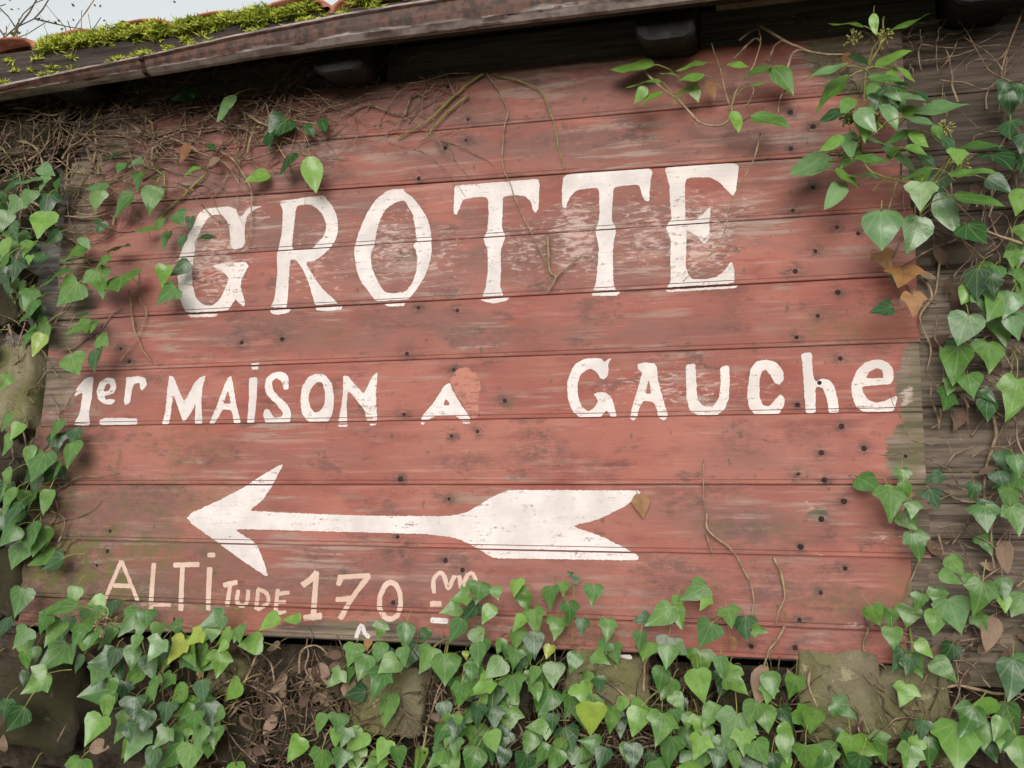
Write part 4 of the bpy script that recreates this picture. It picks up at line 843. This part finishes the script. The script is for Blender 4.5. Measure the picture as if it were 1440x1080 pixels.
# stems
def vine(key, pts, rpx, mat=None, name='vine_stem', Y0=.012, Y1=None, r1=None):
    Y1 = Y0 if Y1 is None else Y1
    n = len(pts); P = []
    for i, (x, y) in enumerate(pts):
        q = at(x, y, -(Y0+(Y1-Y0)*i/max(1, n-1))); P.append(q)
    P = spline(P, 5)
    P = [p+Vector((mnoise.noise((p.x*40, p.z*40, 1)), mnoise.noise((p.x*40, p.z*40, 7)), mnoise.noise((p.x*40, p.z*40, 3))))*.0028 for p in P]
    r = rpx*MPP/2
    vs, fs = tube_vf(P, r, (rpx*.5 if r1 is None else r1)*MPP/2, 6)
    return mesh(name, vs, fs, mat or M_VINE, IV[key], True)
def Z(ox, oy, *p): return [(ox+a/3, oy+b/3) for a, b in p]
V = [('left', Z(0, 0, (255, 520), (265, 590), (215, 630), (210, 680)), 9, M_TWIG), ('left', Z(0, 0, (0, 580), (60, 640), (80, 710)), 7, M_TWIG), ('left', Z(0, 0, (300, 600), (420, 480), (560, 420), (740, 330), (860, 400)), 6, M_TWIG), ('left', Z(0, 0, (1000, 370), (1060, 290), (1140, 262), (1240, 280)), 6, M_TWIG),
 ('left', Z(0, 0, (1045, 510), (1030, 620), (960, 740), (900, 830)), 5, M_VINE), ('left', Z(0, 0, (770, 560), (780, 600), (830, 640), (800, 670)), 7, M_VINE), ('left', Z(0, 0, (870, 730), (780, 820), (700, 890), (640, 960)), 8, M_VINEG), ('left', Z(0, 0, (260, 910), (360, 920), (470, 910), (470, 970), (390, 1020)), 9, M_VINE),
 ('left', Z(0, 0, (590, 690), (690, 740), (690, 830), (730, 870)), 6, M_VINEG), ('left', Z(0, 0, (370, 620), (380, 680), (430, 740)), 8, M_TWIG), ('left', Z(0, 0, (340, 780), (500, 760), (640, 800)), 5, M_VINEG), ('left', Z(0, 0, (610, 500), (640, 600), (600, 660)), 4, M_TWIG), ('left', Z(0, 0, (350, 600), (480, 520), (500, 440)), 6, M_TWIG), ('left', Z(0, 0, (1180, 360), (1130, 460), (1060, 500), (900, 640)), 4, M_TWIG),
 ('topleft', Z(0, 0, (1240, 480), (1250, 530), (1225, 640)), 5, M_VINE), ('topleft', Z(0, 0, (1440, 420), (1340, 470), (1250, 490), (1180, 620), (1120, 700)), 4, M_VINEG), ('topleft', Z(0, 0, (1280, 560), (1290, 640), (1285, 880)), 3, M_TWIG), ('topleft', Z(0, 0, (1180, 340), (1230, 420), (1240, 490)), 4, M_TWIG),
 ('left', Z(0, 360, (580, 60), (590, 180), (620, 240), (580, 340), (510, 440)), 6, M_VINE), ('left', Z(0, 360, (545, 140), (560, 280), (590, 370), (635, 445)), 6, M_VINE), ('left', Z(0, 360, (60, 480), (200, 330), (270, 220), (400, 60), (440, 60)), 6, M_VINE), ('left', Z(0, 360, (260, 90), (380, 60), (470, 70)), 5, M_VINEG),
 ('left', Z(0, 360, (180, 860), (230, 830), (265, 770)), 4, M_VINEG), ('left', Z(0, 360, (500, 815), (490, 880), (473, 935)), 4, M_VINEG), ('left', Z(0, 360, (20, 240), (60, 400), (50, 620), (110, 800), (60, 1080)), 10, M_TWIG),
 ('topleft', Z(480, 0, (600, 310), (540, 350), (440, 440), (350, 520), (235, 582)), 9, M_VINEG), ('topleft', Z(480, 0, (540, 400), (450, 470), (355, 580)), 7, M_VINEG), ('topleft', Z(480, 0, (610, 312), (660, 380), (700, 470), (685, 560), (682, 700), (718, 790), (760, 900), (850, 1080), (880, 1180)), 5, M_VINE), ('topleft', Z(480, 0, (640, 310), (820, 370), (880, 470), (910, 590), (940, 710)), 5, M_VINEG),
 ('topleft', Z(480, 0, (265, 330), (280, 270), (340, 225), (500, 220)), 5, M_TWIG), ('topleft', Z(480, 0, (0, 500), (100, 440), (250, 480), (350, 400), (370, 330), (430, 315)), 5, M_TWIG), ('topleft', Z(480, 0, (270, 490), (300, 400), (360, 410)), 7, M_TWIG), ('topleft', Z(480, 0, (185, 572), (240, 530), (270, 480)), 5, M_TWIG),
 ('topleft', Z(480, 360, (870, -80), (880, 60), (905, 90), (870, 155)), 8, M_VINE), ('topleft', Z(480, 360, (905, 90), (960, 40), (1030, -10)), 6, M_VINE),
 ('sprig', Z(960, 0, (-160, 300), (-80, 380), (0, 440), (60, 510), (120, 532), (190, 515), (210, 440), (230, 380), (300, 270), (325, 180), (318, 100)), 8, M_VINE), ('sprig', Z(960, 0, (200, 460), (160, 300), (120, 180)), 5, M_VINE), ('sprig', Z(960, 0, (215, 250), (300, 165), (325, 180)), 8, M_TWIG), ('sprig', Z(960, 0, (330, 110), (430, 170), (540, 220), (700, 232)), 10, M_VINE), ('sprig', Z(960, 0, (360, 260), (390, 190), (430, 165)), 8, M_TWIG), ('sprig', Z(960, 0, (440, 300), (470, 220), (540, 215)), 8, M_VINE), ('sprig', Z(960, 0, (235, 170), (300, 125), (325, 130)), 6, M_TWIG),
 ('sprig', Z(960, 0, (270, 450), (300, 380), (270, 350)), 5, M_VINE), ('sprig', Z(960, 0, (400, 480), (430, 390), (570, 300)), 4, M_TWIG), ('sprig', Z(960, 0, (330, 560), (310, 640), (265, 740), (200, 860), (160, 1020), (0, 1190)), 5, M_VINE),
 ('branch', Z(960, 0, (850, 70), (835, 180), (775, 300), (770, 380)), 6, M_VINEG), ('branch', Z(960, 0, (830, 190), (870, 140)), 5, M_VINEG), ('branch', Z(960, 0, (760, 540), (750, 640), (790, 720), (900, 760), (1020, 780), (1100, 700)), 9, M_VINEG), ('branch', Z(960, 0, (910, 760), (885, 830), (865, 905)), 6, M_VINE), ('branch', Z(960, 0, (985, 860), (980, 940)), 5, M_VINE), ('branch', Z(960, 0, (800, 740), (720, 790)), 5, M_VINE), ('branch', Z(960, 0, (610, 680), (760, 660)), 4, M_VINEG), ('branch', Z(960, 0, (920, 690), (925, 800), (930, 880)), 4, M_TWIG), ('branch', Z(960, 0, (1060, 780), (1140, 640), (1120, 540)), 5, M_VINEG), ('branch', Z(960, 0, (770, 380), (760, 540)), 6, M_VINEG), ('branch', Z(960, 0, (1440, 1030), (1260, 960), (1100, 790)), 8, M_VINE), ('branch', Z(960, 0, (1220, 1070), (1150, 970), (1040, 900)), 5, M_VINE),
 ('right', Z(960, 0, (1440, 40), (1380, 180), (1350, 280), (1345, 420)), 6, M_VINE), ('right', Z(960, 0, (960, 260), (1130, 240), (1300, 190), (1420, 200)), 4, M_TWIG), ('right', Z(960, 0, (1000, 190), (1200, 200), (1350, 130)), 4, M_TWIG), ('right', Z(960, 0, (1400, 700), (1410, 880), (1380, 1030)), 7, M_TWIG),
 ('right', Z(960, 360, (1000, 60), (1050, 170), (1000, 260), (1050, 400), (1030, 480)), 8, M_VINE), ('right', Z(960, 360, (1090, 0), (1070, 140), (1040, 200)), 7, M_VINE), ('right', Z(960, 360, (1090, 640), (1085, 700), (1050, 725)), 6, M_VINE), ('right', Z(960, 360, (1200, 590), (1205, 740)), 4, M_TWIG), ('right', Z(960, 360, (1400, 380), (1380, 520)), 6, M_VINEG), ('right', Z(960, 360, (1200, 400), (1290, 340), (1330, 350)), 6, M_VINE), ('right', Z(960, 360, (1270, 600), (1320, 740), (1280, 900), (1270, 1080)), 12, M_TWIG), ('right', Z(960, 360, (985, 200), (880, 230)), 3, M_TWIG), ('right', Z(960, 360, (860, 960), (930, 1000), (1020, 1070), (1100, 1020), (1160, 1000)), 4, M_VINEG),
 ('right', Z(960, 360, (85, 870), (90, 1000), (95, 1080)), 4, M_VINE), ('botright', Z(960, 720, (100, 0), (110, 80), (200, 150), (260, 250), (300, 360), (290, 450)), 7, M_VINE), ('botright', Z(960, 720, (100, 90), (130, 190)), 5, M_VINE), ('botright', Z(960, 720, (385, 190), (415, 260), (430, 360), (405, 420), (400, 480)), 7, M_VINE), ('botright', Z(960, 720, (430, 480), (400, 540), (360, 590), (350, 650)), 8, M_VINE), ('botright', Z(960, 720, (770, 430), (785, 490), (760, 560), (790, 620), (850, 650), (870, 710)), 8, M_TWIG),
 ('botright', Z(960, 720, (540, 670), (530, 730), (580, 840), (620, 950), (680, 1080)), 9, M_VINE), ('botright', Z(960, 720, (210, 850), (220, 785)), 5, M_VINEG), ('botright', Z(960, 720, (440, 900), (450, 960)), 5, M_VINE), ('botright', Z(960, 720, (830, 760), (800, 900), (730, 960)), 7, M_TWIG), ('right', Z(960, 720, (1010, 180), (960, 290), (940, 380)), 5, M_VINE), ('right', Z(960, 720, (960, 480), (970, 600), (980, 690)), 6, M_VINEG), ('right', Z(960, 720, (1110, 530), (1140, 580), (1160, 660), (1200, 690)), 8, M_VINE), ('right', Z(960, 720, (1090, 750), (1150, 730), (1280, 760), (1440, 770)), 11, M_VINE), ('right', Z(960, 720, (920, 545), (1000, 555)), 6, M_VINE), ('right', Z(960, 720, (1080, 90), (1100, 180)), 7, M_VINE), ('right', Z(960, 720, (820, 480), (900, 500), (1030, 540)), 5, M_TWIG), ('right', Z(960, 720, (980, 700), (1060, 740), (1140, 760)), 7, M_TWIG),
 ('botleft', Z(0, 720, (700, 620), (685, 720), (690, 840)), 10, M_VINE), ('botleft', Z(0, 720, (1085, 600), (1040, 700), (1000, 790), (960, 850)), 8, M_VINE), ('botleft', Z(0, 720, (1260, 680), (1270, 590), (1330, 560), (1380, 600)), 7, M_VINE), ('botleft', Z(0, 720, (600, 890), (580, 950)), 5, M_VINEG), ('botleft', Z(0, 720, (940, 900), (1000, 980), (1080, 1060)), 8, M_TWIG), ('botleft', Z(0, 720, (970, 860), (1040, 800), (1080, 870), (1180, 850)), 7, M_TWIG), ('botleft', Z(0, 720, (240, 970), (280, 890)), 5, M_TWIG),
 ('botmid', Z(480, 720, (370, 880), (400, 780), (430, 700)), 6, M_VINE), ('botmid', Z(480, 720, (380, 580), (440, 530)), 5, M_VINE), ('botmid', Z(480, 720, (440, 610), (460, 535)), 5, M_VINEG), ('botmid', Z(480, 720, (535, 735), (580, 650)), 5, M_VINEG), ('botmid', Z(480, 720, (755, 690), (785, 600)), 7, M_VINEG), ('botmid', Z(480, 720, (200, 780), (210, 690)), 4, M_VINEG), ('botmid', Z(480, 720, (345, 1000), (370, 870), (420, 760)), 8, M_VINE), ('botmid', Z(480, 720, (1275, 760), (1280, 650), (1310, 600)), 7, M_VINE), ('botmid', Z(480, 720, (740, 590), (750, 545)), 5, M_VINEG), ('botmid', Z(480, 720, (90, 990), (160, 920)), 5, M_VINE), ('botmid', Z(480, 720, (700, 1000), (760, 930), (740, 880)), 10, M_TWIG), ('botmid', Z(480, 720, (420, 880), (470, 830), (540, 840)), 8, M_TWIG), ('botmid', Z(480, 720, (985, 260), (980, 400), (975, 560)), 3, M_VINEG), ('botmid', Z(480, 720, (1000, 940), (1200, 1000), (1400, 960)), 9, M_TWIG)]
for k, p, w, m in V:
    dy = {'branch': .08, 'sprig': .05, 'botleft': .04, 'botmid': .03}.get(k, .012)
    vine(k, p, w/3*1.5, m, Y0=dy)
# tangles of dry twigs too fine to pick apart
tr = random.Random(23)
def tangle(key, n, zone, ang, length, rpx, Y=(.004, .03), mat=None):
    vs, fs = [], []
    for _ in range(n):
        x, y = zone()
        a = math.radians(tr.gauss(*ang)); L = tr.uniform(*length); pts = []
        yy = tr.uniform(*Y); m = 7
        for j in range(m):
            pts.append(at(x, y, -max(.003, yy+tr.gauss(0, .005)))); a += tr.gauss(0, .36)
            x += math.cos(a)*L/m; y -= math.sin(a)*L/m
        P = spline(pts, 2); r = tr.uniform(*rpx)*MPP/2
        tube_vf(P, r, r*.4, 4, vs, fs)
    mesh('twig_tangle', vs, fs, mat or M_TWIG, IV[key], True, 'stuff')
def zn(x0, x1, y0, y1): return lambda: (tr.uniform(x0, x1), tr.uniform(y0, y1))
def zavoid(x0, x1, y0, y1):
    def f():
        while True:
            x, y = tr.uniform(x0, x1), tr.uniform(y0, y1)
            if not any(abs(x-a) < w and abs(y-b) < h for a, b, w, h in ((545, 985, 42, 42), (1182, 985, 42, 50), (852, 962, 40, 30))): return x, y
    return f
def ztl():
    while True:
        x, y = tr.uniform(-60, 430), tr.uniform(110, 330)
        if y < 345-x*.40+tr.gauss(0, 25): return x, y
tangle('left', 420, ztl, (30, 45), (50, 170), (1.0, 3.4))
tangle('left', 26, ztl, (40, 40), (90, 200), (4, 7), mat=M_VINE)
tangle('topleft', 75, zn(300, 640, 115, 215), (25, 40), (40, 120), (.8, 2.2))
tangle('left', 60, zn(-40, 90, 300, 820), (80, 40), (50, 150), (1.2, 4))
tangle('right', 190, zn(1310, 1500, 60, 1080), (80, 50), (50, 160), (1.0, 4.0), Y=(.002, .04))
tangle('branch', 40, zn(1120, 1330, 30, 140), (70, 60), (40, 110), (.8, 2.6))
tangle('botleft', 300, zn(230, 480, 950, 1090), (50, 70), (40, 110), (1.2, 4.6), Y=(-.04, .05), mat=M_TWIGD)
tangle('botleft', 70, zn(230, 480, 950, 1090), (50, 70), (40, 110), (1.2, 4.6), Y=(-.04, .05))
tangle('botmid', 300, zavoid(470, 960, 962, 1100), (60, 60), (40, 110), (1.2, 4.2), Y=(-.045, .045), mat=M_TWIGD)
tangle('botmid', 70, zavoid(470, 960, 962, 1100), (60, 60), (40, 110), (1.2, 4.2), Y=(-.045, .045))
tangle('botright', 190, zavoid(950, 1320, 985, 1100), (70, 60), (40, 110), (1.2, 4.0), Y=(-.045, .045), mat=M_TWIGD)
tangle('botright', 70, zavoid(950, 1320, 985, 1100), (70, 60), (40, 110), (1.2, 4.0), Y=(-.045, .045))
# flower heads of the old ivy
def umbel(key, px, py, rp, Y, tint=(M_VINEG)):
    c = at(px, py, -Y); vs, fs = [], []; r = rp*MPP
    for _ in range(22):
        d = Vector((tr.gauss(0, 1), tr.gauss(-.4, 1), tr.gauss(0.1, 1))).normalized(); e = c+d*r*tr.uniform(.8, 1.1)
        tube_vf([c, (c+e)/2, e], .0008, .0008, 3, vs, fs)
        tube_vf([e-d*.002, e, e+d*.003, e+d*.005], .0016, .0022, 5, vs, fs)
    mesh('flower_head', vs, fs, tint, IV[key], True)
for a in (('branch', 1190, 163, 12, .12), ('branch', 1233, 168, 13, .13), ('branch', 1201, 57, 11, .10), ('branch', 1350, 230, 12, .12), ('branch', 1330, 180, 9, .12), ('branch', 1245, 50, 8, .12), ('botleft', 150, 878, 15, .15)):
    umbel(*a, tint=M_VINE if a[0] == 'botleft' else M_VINEG)

# ------------------------------------------------------------------ loose dry leaf on the arrow, far tree
o = thing('dead_leaf', 'curled brown dead leaf stuck on the tail of the white arrow', 'leaf', at(900, 705, -.004))
def loose(o, shape, tint, size, ang):
    c = link('blade', leaf_mesh(shape, tint, 2), o); a = math.radians(ang); s = size*MPP
    yv = Vector((-math.sin(a), -.2, -math.cos(a))).normalized(); nz = Vector((.3, -1, .2)); nz = (nz-yv*nz.dot(yv)).normalized()
    m = Matrix((yv.cross(nz), yv, nz)).transposed().to_4x4() @ Matrix.Diagonal((s, s, s, 1)); m.translation = -yv*s*.3+Vector((0, -.006, 0)); c.matrix_local = m
loose(o, 'o1', 'b', 34, -15)

def tree(label, base, H, seed, lean):
    r = random.Random(seed); t = thing('bare_tree', label, 'tree', base, 'trees behind the shed')
    vs, fs = [], []; tips = []
    lv, lf = [], []
    def grow(p, d, L, rad, lev):
        pts = [p]; q = p
        for _ in range(4):
            d = (d+Vector((r.gauss(0, .16), r.gauss(0, .16), r.gauss(.04, .1)))).normalized(); q = q+d*L/4; pts.append(q)
        tube_vf(pts, rad, rad*.6, 6 if lev < 2 else 4, vs, fs)
        if lev >= 5:
            for _ in range(4):
                c = q+Vector((r.gauss(0, .08), r.gauss(0, .08), r.gauss(0, .08))); s = r.uniform(.015, .03)
                a = Vector((r.gauss(0, 1), r.gauss(0, 1), r.gauss(0, 1))).normalized(); b_ = a.orthogonal().normalized()
                i = len(lv); lv.extend([tuple(c-a*s), tuple(c+b_*s*.6), tuple(c+a*s), tuple(c-b_*s*.6)]); lf.append((i, i+1, i+2, i+3))
            return
        for k in range(3 if lev < 4 else 4):
            w = Vector((r.gauss(0, 1), r.gauss(0, 1), r.gauss(.3, .7))).normalized()
            grow(pts[-1-(k % 3)] if k else q, (d*.75+w*.75).normalized(), L*r.uniform(.62, .8), rad*.58, lev+1)
    grow(Vector(base), Vector(lean).normalized(), H*.32, .12, 0)
    mesh('trunk', vs, fs, M_TRUNK, t, True); mesh('crown', lv, lf, LEAF['d'] if False else M_TREELEAF, t)
M_TREELEAF = mat_plain('tree leaf', (.05, .05, .02), (.09, .10, .03), 5, .7, .1)
p = at(60, 20, 5.0)
tree('bare tree with thin branches rising behind the mossy roof', (p.x, p.y, GROUND), (p.z-GROUND)*1.42, 3, (0, 0, 1))
p = at(190, -10, 6.5)
tree('slender bare tree behind the roof, further along', (p.x, p.y, GROUND), (p.z-GROUND)*1.38, 9, (0, 0, 1))
